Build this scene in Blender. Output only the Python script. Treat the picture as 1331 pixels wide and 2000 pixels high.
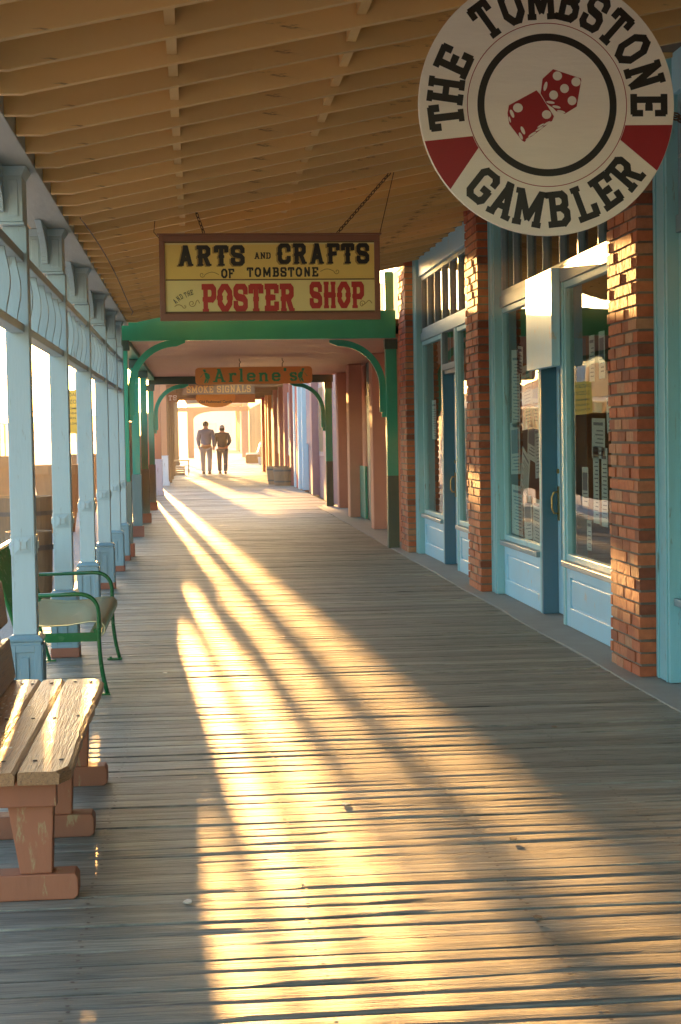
import bpy, bmesh, math, random
import numpy as np
from mathutils import Vector, Matrix
R = math.radians
PI = math.pi
scene = bpy.context.scene
for o in list(bpy.data.objects): bpy.data.objects.remove(o)
C = scene.collection

# ------------------------------------------------------------------ camera
cam_d = bpy.data.cameras.new('camera'); cam = bpy.data.objects.new('camera', cam_d); C.objects.link(cam)
cam_d.sensor_fit = 'VERTICAL'; cam_d.sensor_height = 36; cam_d.lens = 57.6
cam_d.clip_start = 0.05; cam_d.clip_end = 3000
fy = Vector((-283.5, 145, -3200)).normalized()          # walkway axis seen from the camera
rl = R(1.0); upc = Vector((-math.sin(rl), math.cos(rl), 0)); upc.z = -(upc.dot(fy))/fy.z; upc.normalize()
fx = fy.cross(upc)
cam.matrix_world = Matrix.Translation((0, 0, 1.35)) @ Matrix((fx, fy, upc)).to_4x4()
scene.camera = cam

# ------------------------------------------------------------------ light
SUN_AZ, SUN_EL = 3.1, 4.5                               # degrees left of the walkway axis, above the horizon
world = bpy.data.worlds.new('World'); scene.world = world; world.use_nodes = True
nt = world.node_tree; nt.nodes.clear()
sky = nt.nodes.new('ShaderNodeTexSky'); sky.sky_type = 'NISHITA'; sky.sun_disc = False
sky.sun_elevation = R(SUN_EL); sky.sun_rotation = R(-SUN_AZ); sky.dust_density = 1.0; sky.ozone_density = 2.0; sky.air_density = 1.0
bg = nt.nodes.new('ShaderNodeBackground'); bg.inputs[1].default_value = 0.15
wo = nt.nodes.new('ShaderNodeOutputWorld')
nt.links.new(sky.outputs[0], bg.inputs[0]); nt.links.new(bg.outputs[0], wo.inputs[0])
sd = bpy.data.lights.new('sun', 'SUN'); sd.energy = 2.6; sd.angle = R(0.5); sd.color = (1.0, 0.52, 0.16)
sun = bpy.data.objects.new('sun', sd); C.objects.link(sun)
dv = Vector((-math.sin(R(SUN_AZ))*math.cos(R(SUN_EL)), math.cos(R(SUN_AZ))*math.cos(R(SUN_EL)), math.sin(R(SUN_EL))))
sun.rotation_euler = dv.to_track_quat('Z', 'Y').to_euler()
scene.view_settings.view_transform = 'Standard'; scene.view_settings.look = 'None'
scene.view_settings.exposure = 3.45; scene.view_settings.gamma = 1.0
scene.cycles.max_bounces = 10; scene.cycles.diffuse_bounces = 6; scene.cycles.glossy_bounces = 4
scene.cycles.transparent_max_bounces = 12; scene.cycles.sample_clamp_indirect = 8

# ------------------------------------------------------------------ materials
MATS = {}
def nn(t, typ, **kw):
    n = t.nodes.new(typ)
    for k, v in kw.items(): setattr(n, k, v)
    return n
def mat(name, col, rough=0.6, var=0.12, scale=6.0, stretch=(1, 1, 1), bump=0.15, bscale=None, chips=None, chipamt=0.0,
        spec=0.5, metal=0.0, rnd=0.10, dirt=0.0, bdist=0.01, coords='Object'):
    if name in MATS: return MATS[name]
    m = bpy.data.materials.new(name); m.use_nodes = True; t = m.node_tree; L = t.links
    b = t.nodes['Principled BSDF']
    tc = nn(t, 'ShaderNodeTexCoord'); mp = nn(t, 'ShaderNodeMapping'); mp.inputs['Scale'].default_value = stretch
    L.new(tc.outputs[coords], mp.inputs[0])
    n1 = nn(t, 'ShaderNodeTexNoise'); n1.inputs['Scale'].default_value = scale; n1.inputs['Detail'].default_value = 6
    n1.inputs['Roughness'].default_value = 0.62
    L.new(mp.outputs[0], n1.inputs['Vector'])
    n2 = nn(t, 'ShaderNodeTexNoise'); n2.inputs['Scale'].default_value = bscale or scale*5; n2.inputs['Detail'].default_value = 4
    L.new(mp.outputs[0], n2.inputs['Vector'])
    oi = nn(t, 'ShaderNodeObjectInfo')
    ma = nn(t, 'ShaderNodeMath', operation='MULTIPLY_ADD'); ma.inputs[1].default_value = var*2; ma.inputs[2].default_value = 1-var
    L.new(n1.outputs[0], ma.inputs[0])
    mb = nn(t, 'ShaderNodeMath', operation='MULTIPLY_ADD'); mb.inputs[1].default_value = rnd*2; mb.inputs[2].default_value = 1-rnd
    L.new(oi.outputs['Random'], mb.inputs[0])
    mc = nn(t, 'ShaderNodeMath', operation='MULTIPLY'); L.new(ma.outputs[0], mc.inputs[0]); L.new(mb.outputs[0], mc.inputs[1])
    rgb = nn(t, 'ShaderNodeMix', data_type='RGBA', blend_type='MULTIPLY'); rgb.inputs[0].default_value = 1.0
    rgb.inputs[6].default_value = (*col, 1); L.new(mc.outputs[0], rgb.inputs[7])
    out = rgb.outputs[2]
    if chips:
        n3 = nn(t, 'ShaderNodeTexNoise'); n3.inputs['Scale'].default_value = scale*1.7; n3.inputs['Detail'].default_value = 9
        n3.inputs['Roughness'].default_value = 0.7
        L.new(mp.outputs[0], n3.inputs['Vector'])
        cr = nn(t, 'ShaderNodeValToRGB'); cr.color_ramp.elements[0].position = 1-chipamt-0.03; cr.color_ramp.elements[1].position = 1-chipamt+0.03
        L.new(n3.outputs[0], cr.inputs[0])
        mx = nn(t, 'ShaderNodeMix', data_type='RGBA'); L.new(cr.outputs[0], mx.inputs[0]); L.new(out, mx.inputs[6]); mx.inputs[7].default_value = (*chips, 1)
        out = mx.outputs[2]
    L.new(out, b.inputs['Base Color'])
    rr = nn(t, 'ShaderNodeMath', operation='MULTIPLY_ADD'); rr.inputs[1].default_value = 0.25; rr.inputs[2].default_value = max(rough-0.125, 0.02)
    L.new(n1.outputs[0], rr.inputs[0]); L.new(rr.outputs[0], b.inputs['Roughness'])
    b.inputs['Specular IOR Level'].default_value = spec; b.inputs['Metallic'].default_value = metal
    if bump:
        bp = nn(t, 'ShaderNodeBump'); bp.inputs['Strength'].default_value = bump; bp.inputs['Distance'].default_value = bdist
        L.new(n2.outputs[0], bp.inputs['Height']); L.new(bp.outputs[0], b.inputs['Normal'])
    MATS[name] = m; return m

gV = (1.2, 1.2, 0.25); gY = (1.5, 0.12, 1.5); gX = (0.12, 1.5, 1.5)
M_post = mat('pale_blue_paint', (0.44, 0.54, 0.55), 0.45, 0.08, 7, (3, 3, 0.4), 0.12, chips=(0.30, 0.30, 0.26), chipamt=0.36)
M_ped = mat('blue_grey_paint', (0.23, 0.34, 0.38), 0.45, 0.08, 7, (3, 3, 0.4), 0.12)
M_plinth = mat('brick_red_paint', (0.34, 0.11, 0.06), 0.6, 0.2, 12, bump=0.2)
M_raft = mat('warm_lit_rafter_cream', (0.68, 0.43, 0.17), 0.55, 0.12, 4, (0.35, 2, 2), 0.25, 9, chips=(0.22, 0.14, 0.07), chipamt=0.365, rnd=0.12)  # cream paint, tinted orange in place of warm bounce light
M_beamw = mat('cream_beam_paint', (0.50, 0.50, 0.44), 0.6, 0.2, 6, (2, 0.4, 2), 0.35, 14)
M_teal = mat('teal_paint', (0.27, 0.56, 0.60), 0.38, 0.08, 6, (3, 3, 0.4), 0.1, chips=(0.20, 0.30, 0.28), chipamt=0.37)
M_panel = mat('sky_blue_paint', (0.36, 0.63, 0.76), 0.35, 0.10, 5, (1, 1, 0.6), 0.1, chips=(0.5, 0.52, 0.48), chipamt=0.36)
M_dblue = mat('deep_blue_paint', (0.055, 0.17, 0.24), 0.35, 0.1, 6, gV, 0.08)
M_rail = mat('slate_blue_paint', (0.20, 0.30, 0.34), 0.4, 0.15, 8, gY, 0.15, chips=(0.55, 0.5, 0.42), chipamt=0.34)
M_green = mat('green_paint', (0.015, 0.30, 0.20), 0.42, 0.10, 6, gV, 0.08)
M_dgreen = mat('dark_green_paint', (0.035, 0.075, 0.06), 0.45, 0.15, 8, gV, 0.1)
M_pink = mat('pink_stucco', (0.60, 0.27, 0.18), 0.85, 0.10, 5, bump=0.3, bscale=60)
M_pinkc = mat('pink_beadboard', (0.52, 0.27, 0.19), 0.6, 0.05, 3, (0.2, 1, 1), 0.1)
M_conc = mat('concrete_strip', (0.30, 0.29, 0.26), 0.8, 0.25, 4, bump=0.4, bscale=70)
M_mortar = mat('mortar', (0.17, 0.135, 0.105), 0.9, 0.2, 20, bump=0.5, bscale=120)
M_frame = mat('brown_frame_paint', (0.26, 0.11, 0.06), 0.5, 0.15, 8, gX, 0.15)
M_yel = mat('yellow_sign_paint', (0.80, 0.58, 0.15), 0.45, 0.12, 3, bump=0.05)
M_cream = mat('cream_sign_paint', (0.84, 0.70, 0.28), 0.45, 0.12, 3, bump=0.05)
M_black = mat('black_sign_paint', (0.018, 0.015, 0.014), 0.35, 0.2, 10, bump=0.03, rnd=0)
M_ochre = mat('ochre_sign_paint', (0.42, 0.26, 0.06), 0.45, 0.1, 8, bump=0.03, rnd=0)
M_red = mat('red_sign_paint', (0.50, 0.030, 0.022), 0.4, 0.12, 8, bump=0.03, rnd=0)
M_white = mat('white_sign_paint', (0.84, 0.78, 0.66), 0.5, 0.10, 5, (0.5, 1, 3), 0.12, 30)
M_maroon = mat('maroon_sign_paint', (0.33, 0.012, 0.018), 0.4, 0.1, 8, bump=0.03, rnd=0)
M_orng = mat('orange_sign_paint', (0.75, 0.26, 0.06), 0.5, 0.10, 5, bump=0.08)
M_sgreen = mat('green_sign_paint', (0.05, 0.30, 0.12), 0.5, 0.1, 5, bump=0.03)
M_chain = mat('rusty_chain', (0.10, 0.06, 0.04), 0.5, 0.3, 40, bump=0.2, metal=0.6)
M_gbench = mat('green_enamel', (0.012, 0.13, 0.035), 0.25, 0.1, 20, bump=0.03)
M_rods = mat('olive_rods_glare', (0.72, 0.70, 0.46), 0.18, 0.2, 30, bump=0.03, metal=0.7)  # olive rods, colour lightened to stand in for sun glare
M_bolt = mat('dull_bolt', (0.14, 0.10, 0.08), 0.45, 0.2, 40, metal=0.6)
M_brass = mat('brass', (0.45, 0.30, 0.10), 0.3, 0.1, 20, metal=0.9)
M_paper = mat('paper', (0.70, 0.70, 0.64), 0.8, 0.06, 8, bump=0.05)
M_ink = mat('ink', (0.10, 0.13, 0.18), 0.7, 0.3, 30, bump=0)
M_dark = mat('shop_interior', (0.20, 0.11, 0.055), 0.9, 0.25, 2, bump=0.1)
M_barrel = mat('barrel_stave', (0.20, 0.13, 0.075), 0.75, 0.35, 5, (5, 5, 0.5), 0.5, 14)
M_hoop = mat('barrel_hoop', (0.10, 0.09, 0.085), 0.55, 0.3, 20, metal=0.5)
M_pot = mat('terracotta', (0.40, 0.19, 0.08), 0.8, 0.15, 6)
M_soil = mat('soil', (0.07, 0.045, 0.03), 0.95, 0.4, 30, bump=0.8)
M_brown = mat('brown_board', (0.24, 0.12, 0.05), 0.7, 0.25, 5, gV, 0.3)
M_orpost = mat('orange_post_paint', (0.50, 0.20, 0.09), 0.55, 0.12, 6, gV, 0.12)
M_wpost = mat('white_post_paint', (0.62, 0.60, 0.58), 0.55, 0.12, 6, gV, 0.15, chips=(0.35, 0.25, 0.18), chipamt=0.37)
M_redw = mat('dusty_red_wall', (0.42, 0.13, 0.09), 0.7, 0.12, 6, bump=0.15)
M_redp = mat('bright_red_trim', (0.50, 0.05, 0.03), 0.5, 0.1, 6)
M_ltblue = mat('light_blue_trim', (0.52, 0.66, 0.72), 0.5, 0.08, 6)
M_purple = mat('purple_trim', (0.18, 0.12, 0.20), 0.6, 0.1, 6)
M_mauve = mat('mauve_wall', (0.44, 0.22, 0.20), 0.8, 0.1, 6, bump=0.2)
M_tan = mat('tan_boards', (0.45, 0.33, 0.20), 0.7, 0.15, 6, gV, 0.2)
M_gravel = mat('gravel_ground', (0.40, 0.35, 0.31), 0.95, 0.45, 28, bump=1.0, bscale=60, bdist=0.02, rnd=0)
M_skin = mat('skin', (0.45, 0.24, 0.16), 0.5, 0.05, 20, bump=0)
M_hair = mat('hair', (0.04, 0.025, 0.018), 0.6, 0.2, 60)
M_shirt = mat('slate_shirt', (0.15, 0.19, 0.28), 0.85, 0.15, 12, bump=0.3)
M_trous = mat('pale_trousers', (0.40, 0.37, 0.36), 0.9, 0.12, 12, bump=0.3)
M_jack = mat('navy_jacket', (0.03, 0.036, 0.065), 0.8, 0.2, 12, bump=0.3)
M_jean = mat('dark_jeans', (0.12, 0.12, 0.14), 0.9, 0.2, 12, bump=0.3)
M_cap = mat('pale_cap', (0.6, 0.58, 0.56), 0.8, 0.05, 12)
M_shoe = mat('brown_shoe', (0.10, 0.05, 0.03), 0.6, 0.1, 12)
M_belt = mat('tan_hem', (0.30, 0.16, 0.07), 0.7, 0.1, 12)
M_leaf = mat('foliage', (0.07, 0.10, 0.035), 0.6, 0.4, 3, bump=0)
M_bark = mat('bark', (0.14, 0.10, 0.07), 0.9, 0.3, 8, bump=0.5)
M_hill = mat('hill_scrub', (0.16, 0.14, 0.09), 0.95, 0.3, 0.02, bump=0)
M_loady = mat('traffic_yellow', (0.75, 0.45, 0.03), 0.5, 0.05, 6, bump=0)
M_plaster = mat('cream_plaster', (0.6, 0.52, 0.42), 0.85, 0.1, 2)
M_tin = mat('dull_tin', (0.5, 0.48, 0.45), 0.4, 0.1, 10, metal=0.3)
M_copse = M_leaf

def mat_deck():
    m = bpy.data.materials.new('weathered_deck_boards'); m.use_nodes = True; t = m.node_tree; L = t.links
    b = t.nodes['Principled BSDF']
    at = nn(t, 'ShaderNodeAttribute', attribute_name='plank')       # x: per-plank random, y: second random
    tc = nn(t, 'ShaderNodeTexCoord')
    sep = nn(t, 'ShaderNodeSeparateColor'); L.new(at.outputs['Color'], sep.inputs[0])
    off = nn(t, 'ShaderNodeVectorMath', operation='MULTIPLY_ADD'); off.inputs[1].default_value = (40, 0, 60); 
    L.new(at.outputs['Color'], off.inputs[0]); L.new(tc.outputs['Object'], off.inputs[2])
    mp = nn(t, 'ShaderNodeMapping'); mp.inputs['Scale'].default_value = (0.9, 22, 1); L.new(off.outputs[0], mp.inputs[0])
    g = nn(t, 'ShaderNodeTexNoise'); g.inputs['Scale'].default_value = 4; g.inputs['Detail'].default_value = 8; g.inputs['Roughness'].default_value = 0.65
    g.inputs['Distortion'].default_value = 0.6
    L.new(mp.outputs[0], g.inputs['Vector'])
    mp2 = nn(t, 'ShaderNodeMapping'); mp2.inputs['Scale'].default_value = (3, 160, 1); L.new(off.outputs[0], mp2.inputs[0])
    g2 = nn(t, 'ShaderNodeTexNoise'); g2.inputs['Scale'].default_value = 1.5; g2.inputs['Detail'].default_value = 3
    L.new(mp2.outputs[0], g2.inputs['Vector'])
    big = nn(t, 'ShaderNodeTexNoise'); big.inputs['Scale'].default_value = 1.1; big.inputs['Detail'].default_value = 5
    L.new(tc.outputs['Object'], big.inputs['Vector'])
    cr = nn(t, 'ShaderNodeValToRGB'); e = cr.color_ramp.elements
    e[0].position = 0.30; e[0].color = (0.095, 0.086, 0.066, 1); e[1].position = 0.72; e[1].color = (0.41, 0.38, 0.30, 1)
    e2 = e.new(0.5); e2.color = (0.26, 0.236, 0.185, 1)
    L.new(g.outputs[0], cr.inputs[0])
    v = nn(t, 'ShaderNodeMath', operation='MULTIPLY_ADD'); v.inputs[1].default_value = 0.55; v.inputs[2].default_value = 0.72; L.new(sep.outputs[0], v.inputs[0])
    v2 = nn(t, 'ShaderNodeMath', operation='MULTIPLY_ADD'); v2.inputs[1].default_value = 0.5; v2.inputs[2].default_value = 0.75; L.new(big.outputs[0], v2.inputs[0])
    v3 = nn(t, 'ShaderNodeMath', operation='MULTIPLY'); L.new(v.outputs[0], v3.inputs[0]); L.new(v2.outputs[0], v3.inputs[1])
    mx = nn(t, 'ShaderNodeMix', data_type='RGBA', blend_type='MULTIPLY'); mx.inputs[0].default_value = 1
    L.new(cr.outputs[0], mx.inputs[6]); L.new(v3.outputs[0], mx.inputs[7]); L.new(mx.outputs[2], b.inputs['Base Color'])
    rr = nn(t, 'ShaderNodeMath', operation='MULTIPLY_ADD'); rr.inputs[1].default_value = 0.30; rr.inputs[2].default_value = 0.38; L.new(g.outputs[0], rr.inputs[0])
    L.new(rr.outputs[0], b.inputs['Roughness']); b.inputs['Specular IOR Level'].default_value = 0.36
    ad = nn(t, 'ShaderNodeMath', operation='MULTIPLY_ADD'); ad.inputs[1].default_value = 0.45; L.new(g2.outputs[0], ad.inputs[0]); L.new(g.outputs[0], ad.inputs[2])
    bp = nn(t, 'ShaderNodeBump'); bp.inputs['Strength'].default_value = 0.9; bp.inputs['Distance'].default_value = 0.006
    L.new(ad.outputs[0], bp.inputs['Height']); L.new(bp.outputs[0], b.inputs['Normal'])
    return m
M_deck = mat_deck()

def mat_brick():
    m = bpy.data.materials.new('old_red_brick'); m.use_nodes = True; t = m.node_tree; L = t.links
    b = t.nodes['Principled BSDF']
    at = nn(t, 'ShaderNodeAttribute', attribute_name='plank'); sep = nn(t, 'ShaderNodeSeparateColor'); L.new(at.outputs['Color'], sep.inputs[0])
    tc = nn(t, 'ShaderNodeTexCoord'); n = nn(t, 'ShaderNodeTexNoise'); n.inputs['Scale'].default_value = 26; n.inputs['Detail'].default_value = 7
    L.new(tc.outputs['Object'], n.inputs['Vector'])
    cr = nn(t, 'ShaderNodeValToRGB'); e = cr.color_ramp.elements
    e[0].position = 0.0; e[0].color = (0.22, 0.06, 0.03, 1); e[1].position = 1.0; e[1].color = (0.44, 0.21, 0.11, 1)
    for p, c in ((0.2, (0.43, 0.10, 0.04, 1)), (0.6, (0.50, 0.14, 0.055, 1)), (0.9, (0.42, 0.15, 0.075, 1))):
        q = e.new(p); q.color = c
    L.new(sep.outputs[0], cr.inputs[0])
    v = nn(t, 'ShaderNodeMath', operation='MULTIPLY_ADD'); v.inputs[1].default_value = 0.7; v.inputs[2].default_value = 0.62; L.new(n.outputs[0], v.inputs[0])
    mx = nn(t, 'ShaderNodeMix', data_type='RGBA', blend_type='MULTIPLY'); mx.inputs[0].default_value = 1
    L.new(cr.outputs[0], mx.inputs[6]); L.new(v.outputs[0], mx.inputs[7]); L.new(mx.outputs[2], b.inputs['Base Color'])
    b.inputs['Roughness'].default_value = 0.72; b.inputs['Specular IOR Level'].default_value = 0.4
    bp = nn(t, 'ShaderNodeBump'); bp.inputs['Strength'].default_value = 0.6; bp.inputs['Distance'].default_value = 0.006
    L.new(n.outputs[0], bp.inputs['Height']); L.new(bp.outputs[0], b.inputs['Normal'])
    return m
M_brick = mat_brick()

def mat_glass():
    m = bpy.data.materials.new('window_glass'); m.use_nodes = True; t = m.node_tree; t.nodes.clear(); L = t.links
    o = nn(t, 'ShaderNodeOutputMaterial'); tr = nn(t, 'ShaderNodeBsdfTransparent'); tr.inputs[0].default_value = (0.80, 0.86, 0.84, 1)
    gl = nn(t, 'ShaderNodeBsdfGlossy'); gl.inputs['Roughness'].default_value = 0.015; gl.inputs[0].default_value = (0.95, 0.97, 1, 1)
    fr = nn(t, 'ShaderNodeFresnel'); fr.inputs[0].default_value = 1.45
    tc = nn(t, 'ShaderNodeTexCoord'); n = nn(t, 'ShaderNodeTexNoise'); n.inputs['Scale'].default_value = 1.6; n.inputs['Detail'].default_value = 1
    L.new(tc.outputs['Object'], n.inputs['Vector'])
    bp = nn(t, 'ShaderNodeBump'); bp.inputs['Strength'].default_value = 0.10; bp.inputs['Distance'].default_value = 0.02
    L.new(n.outputs[0], bp.inputs['Height']); L.new(bp.outputs[0], gl.inputs['Normal'])
    mx = nn(t, 'ShaderNodeMixShader'); geo = nn(t, 'ShaderNodeNewGeometry'); fm = nn(t, 'ShaderNodeMath', operation='SUBTRACT'); fm.use_clamp = True; L.new(fr.outputs[0], fm.inputs[0]); L.new(geo.outputs['Backfacing'], fm.inputs[1])
    L.new(fm.outputs[0], mx.inputs[0]); L.new(tr.outputs[0], mx.inputs[1]); L.new(gl.outputs[0], mx.inputs[2])
    L.new(mx.outputs[0], o.inputs[0]); return m
M_glass = mat_glass()

# ------------------------------------------------------------------ mesh builder
class MB:
    def __init__(s): s.v = []; s.f = []; s.m = []; s.c = []; s.cur = 0; s.rand = None
    def add(s, vs, fs, mi=None, col=None):
        b = len(s.v); s.v += [tuple(p) for p in vs]
        for f in fs:
            s.f.append([b+i for i in f]); s.m.append(s.cur if mi is None else mi); s.c.append(col if col is not None else (0.5, 0.5, 0.5))
        return s
    def box(s, x0, x1, y0, y1, z0, z1, col=None, mi=None):
        return s.add([(x0,y0,z0),(x1,y0,z0),(x1,y1,z0),(x0,y1,z0),(x0,y0,z1),(x1,y0,z1),(x1,y1,z1),(x0,y1,z1)],
              [(0,3,2,1),(4,5,6,7),(0,1,5,4),(1,2,6,5),(2,3,7,6),(3,0,4,7)], mi, col)
    def frust(s, x0, x1, y0, y1, z0, X0, X1, Y0, Y1, z1):
        return s.add([(x0,y0,z0),(x1,y0,z0),(x1,y1,z0),(x0,y1,z0),(X0,Y0,z1),(X1,Y0,z1),(X1,Y1,z1),(X0,Y1,z1)],
              [(0,3,2,1),(4,5,6,7),(0,1,5,4),(1,2,6,5),(2,3,7,6),(3,0,4,7)])
    def prism(s, pts, a, b, ax='y', mi=None):
        """closed 2-D outline extruded along axis ax from a to b; outline coords are the two other axes in order"""
        n = len(pts)
        def P(p, t):
            if ax == 'x': return (t, p[0], p[1])
            if ax == 'y': return (p[0], t, p[1])
            return (p[0], p[1], t)
        vs = [P(p, a) for p in pts] + [P(p, b) for p in pts]
        fs = [tuple(range(n))[::-1], tuple(range(n, 2*n))] + [(i, (i+1) % n, n+(i+1) % n, n+i) for i in range(n)]
        return s.add(vs, fs, mi)
    def strip(s, A, B, a, b, ax='y'):
        """solid band between two polylines A and B (same length), extruded along ax"""
        for i in range(len(A)-1): s.prism([A[i], A[i+1], B[i+1], B[i]], a, b, ax)
        return s
    def tube(s, path, r, seg=8, closed=False, cap=True):
        P = [Vector(p) for p in path]; n = len(P); rings = []; up = None
        rr = r if isinstance(r, (list, tuple)) else [r]*n
        for i in range(n):
            if closed: t = (P[(i+1) % n]-P[i-1])
            else: t = P[min(i+1, n-1)]-P[max(i-1, 0)]
            t.normalize()
            if up is None:
                up = Vector((0, 0, 1)) if abs(t.z) < .9 else Vector((1, 0, 0))
            a = (up - t*up.dot(t))
            if a.length < 1e-5: a = t.orthogonal()
            a.normalize(); up = a; bb = t.cross(a)
            rings.append([P[i]+(a*math.cos(2*PI*k/seg)+bb*math.sin(2*PI*k/seg))*rr[i] for k in range(seg)])
        vs = [p for q in rings for p in q]; fs = []
        for i in range(n if closed else n-1):
            j = (i+1) % n
            for k in range(seg): fs.append((i*seg+k, i*seg+(k+1) % seg, j*seg+(k+1) % seg, j*seg+k))
        if cap and not closed: fs += [tuple(range(seg))[::-1], tuple((n-1)*seg+k for k in range(seg))]
        return s.add(vs, fs)
    def lathe(s, prof, cx=0, cy=0, seg=20, cap=True):
        n = len(prof); vs = []; fs = []
        for r, z in prof:
            for k in range(seg): vs.append((cx+r*math.cos(2*PI*k/seg), cy+r*math.sin(2*PI*k/seg), z))
        for i in range(n-1):
            for k in range(seg): fs.append((i*seg+k, i*seg+(k+1) % seg, (i+1)*seg+(k+1) % seg, (i+1)*seg+k))
        if cap: fs += [tuple(range(seg))[::-1], tuple((n-1)*seg+k for k in range(seg))]
        return s.add(vs, fs)
    def poly(s, pts, mi=None): return s.add(pts, [tuple(range(len(pts)))], mi)
    def build(s, name, m, parent=None, bevel=0, smooth=False, loc=None, colors=False):
        me = bpy.data.meshes.new(name); me.from_pydata(s.v, [], s.f); me.update()
        for x in (m if isinstance(m, (list, tuple)) else [m]): me.materials.append(x)
        me.polygons.foreach_set('material_index', s.m)
        if colors:
            at = me.attributes.new('plank', 'FLOAT_COLOR', 'FACE')
            at.data.foreach_set('color', [q for c in s.c for q in (*c, 1)])
        if smooth: me.polygons.foreach_set('use_smooth', [True]*len(me.polygons))
        o = bpy.data.objects.new(name, me); C.objects.link(o)
        if loc: o.location = loc
        if parent: o.parent = parent
        if bevel:
            md = o.modifiers.new('bevel', 'BEVEL'); md.width = bevel; md.segments = 2; md.limit_method = 'ANGLE'; md.angle_limit = R(40)
        return o
def tag(o, label=None, cat=None, group=None, kind=None):
    if label: o['label'] = label
    if cat: o['category'] = cat
    if group: o['group'] = group
    if kind: o['kind'] = kind
    return o
def thing(name, label, cat, loc=(0, 0, 0), rz=0, group=None):
    o = bpy.data.objects.new(name, None); C.objects.link(o); o.empty_display_size = 0.2
    o.location = loc; o.rotation_euler = (0, 0, rz); return tag(o, label, cat, group)
def copy_tree(o, parent=None):
    c = o.copy(); C.objects.link(c)
    if parent: c.parent = parent
    for ch in o.children: copy_tree(ch, c)
    return c
def dup(o, loc, label, rz=0):
    c = copy_tree(o); c.location = loc; c.rotation_euler = (0, 0, rz); c['label'] = label; return c

# ------------------------------------------------------------------ ground, deck, kerb
rng = random.Random(7)
g = MB(); g.add([(-900, -60, -0.15), (900, -60, -0.15), (900, 1400, -0.15), (-900, 1400, -0.15)], [(0, 1, 2, 3)])
tag(g.build('street_ground', M_gravel), kind='structure')
XL, XR = -1.16, 2.28
d = MB(); y = -3.0; DECK_END = 112.0
while y < DECK_END:
    w = rng.uniform(0.096, 0.119); gap = rng.uniform(0.006, 0.013)
    xr = XR if y < 31 else (2.62 if y < 64 else 3.5)
    near = y < 14; mid = y < 32
    nx = 30 if near else (10 if mid else 3); ny = 6 if near else (4 if mid else 3)
    h = rng.gauss(0, 0.0007); tilt = rng.gauss(0, 0.013); cup = rng.gauss(-0.0005, 0.0009); tw = rng.gauss(0, 0.006)
    ph = rng.uniform(0, 99); col = (rng.random(), rng.random(), rng.random())
    skew = rng.uniform(-0.0015, 0.0015)
    vs = []; fs = []
    for i in range(nx+1):
        X = XL + (xr-XL)*i/nx
        e0 = 0.0016*math.sin(X*7+ph)+0.0012*math.sin(X*17+ph*2); e1 = 0.0016*math.sin(X*6+ph*3)+0.0012*math.sin(X*19+ph)
        wz = 0.0010*math.sin(X*1.7+ph) + 0.0006*math.sin(X*5.1+ph*1.7)
        for j in range(ny):
            t = j/(ny-1)
            Y = y + gap/2 + e0*(1-t) + e1*t + t*(w-gap) + skew*X
            z = h + wz + (tilt+tw*(X/1.7))*(t-.5)*w + cup*4*(t-.5)**2*1.0
            if j in (0, ny-1): z -= 0.0012
            if near: z += 0.0003*math.sin(X*3.1+ph+j*2.3)+0.00025*math.sin(X*9.7+j*4.1+ph*2)
            vs.append((X, Y, z))
    for i in range(nx):
        for j in range(ny-1):
            a = i*ny+j; fs.append((a, a+ny, a+ny+1, a+1))
    nb = len(vs)
    for i in range(nx+1):                                   # long edges going down
        for j in (0, ny-1):
            q = vs[i*ny+j]; vs.append((q[0], q[1], q[2]-0.035))
    for i in range(nx):
        a, b2 = i*ny, (i+1)*ny; p, q = nb+2*i, nb+2*(i+1)
        fs.append((a, p, q, b2)); fs.append((a+ny-1, b2+ny-1, q+1, p+1))
    fs.append((0, ny-1, nb+1, nb))
    d.add(vs, fs, 0, col)
    if y < 22:                                               # nail heads over the joists
        for X in np.arange(-0.95, 2.3, 0.62):
            for yy in (0.25, 0.75):
                cx, cy = X+rng.uniform(-.012, .012), y+w*yy+rng.uniform(-.008, .008); r = 0.006
                d.add([(cx+r*math.cos(k*PI/3), cy+r*math.sin(k*PI/3), h+0.0030) for k in range(6)], [tuple(range(6))], 1)
    y += w
deck = tag(d.build('boardwalk', [M_deck, M_bolt], colors=True), kind='structure')
u = MB(); u.box(XL+.01, 3.45, -3, DECK_END-.05, -0.14, -0.045); tag(u.build('boardwalk_substructure', M_soil), kind='structure')
k = MB()                                                    # concrete strip along the shop wall
n = 60; pts = []
for i in range(n+1):
    Y = -3+34*i/n; pts.append(Y)
for i in range(n):
    ya, yb = pts[i], pts[i+1]
    def e(Y): return XR+0.004+0.010*math.sin(Y*2.1)+0.006*math.sin(Y*5.3)
    k.add([(e(ya), ya, -0.03), (e(yb), yb, -0.03), (e(yb), yb, 0.006), (e(ya), ya, 0.006), (3.1, ya, 0.012), (3.1, yb, 0.012)],
          [(0, 3, 2, 1), (3, 4, 5, 2)])
tag(k.build('concrete_pavement', M_conc), kind='structure')
hl = MB()                                                   # low hills on the horizon
for (yy, hh, ph, x0) in ((1100, 26, 1.3, -700), (1250, 48, 4.1, -800)):
    pr = [(x0+i*25, yy+30*math.sin(i*.4+ph), -1) for i in range(66)]
    tp = [(p[0], p[1]+60, hh*(0.55+0.25*math.sin(i*.22+ph)+0.15*math.sin(i*.61+ph*2))) for i, p in enumerate(pr)]
    hl.add(pr+tp, [(i, i+1, 66+i+1, 66+i) for i in range(65)])
tag(hl.build('hills', M_hill, smooth=True), kind='structure')

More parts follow.
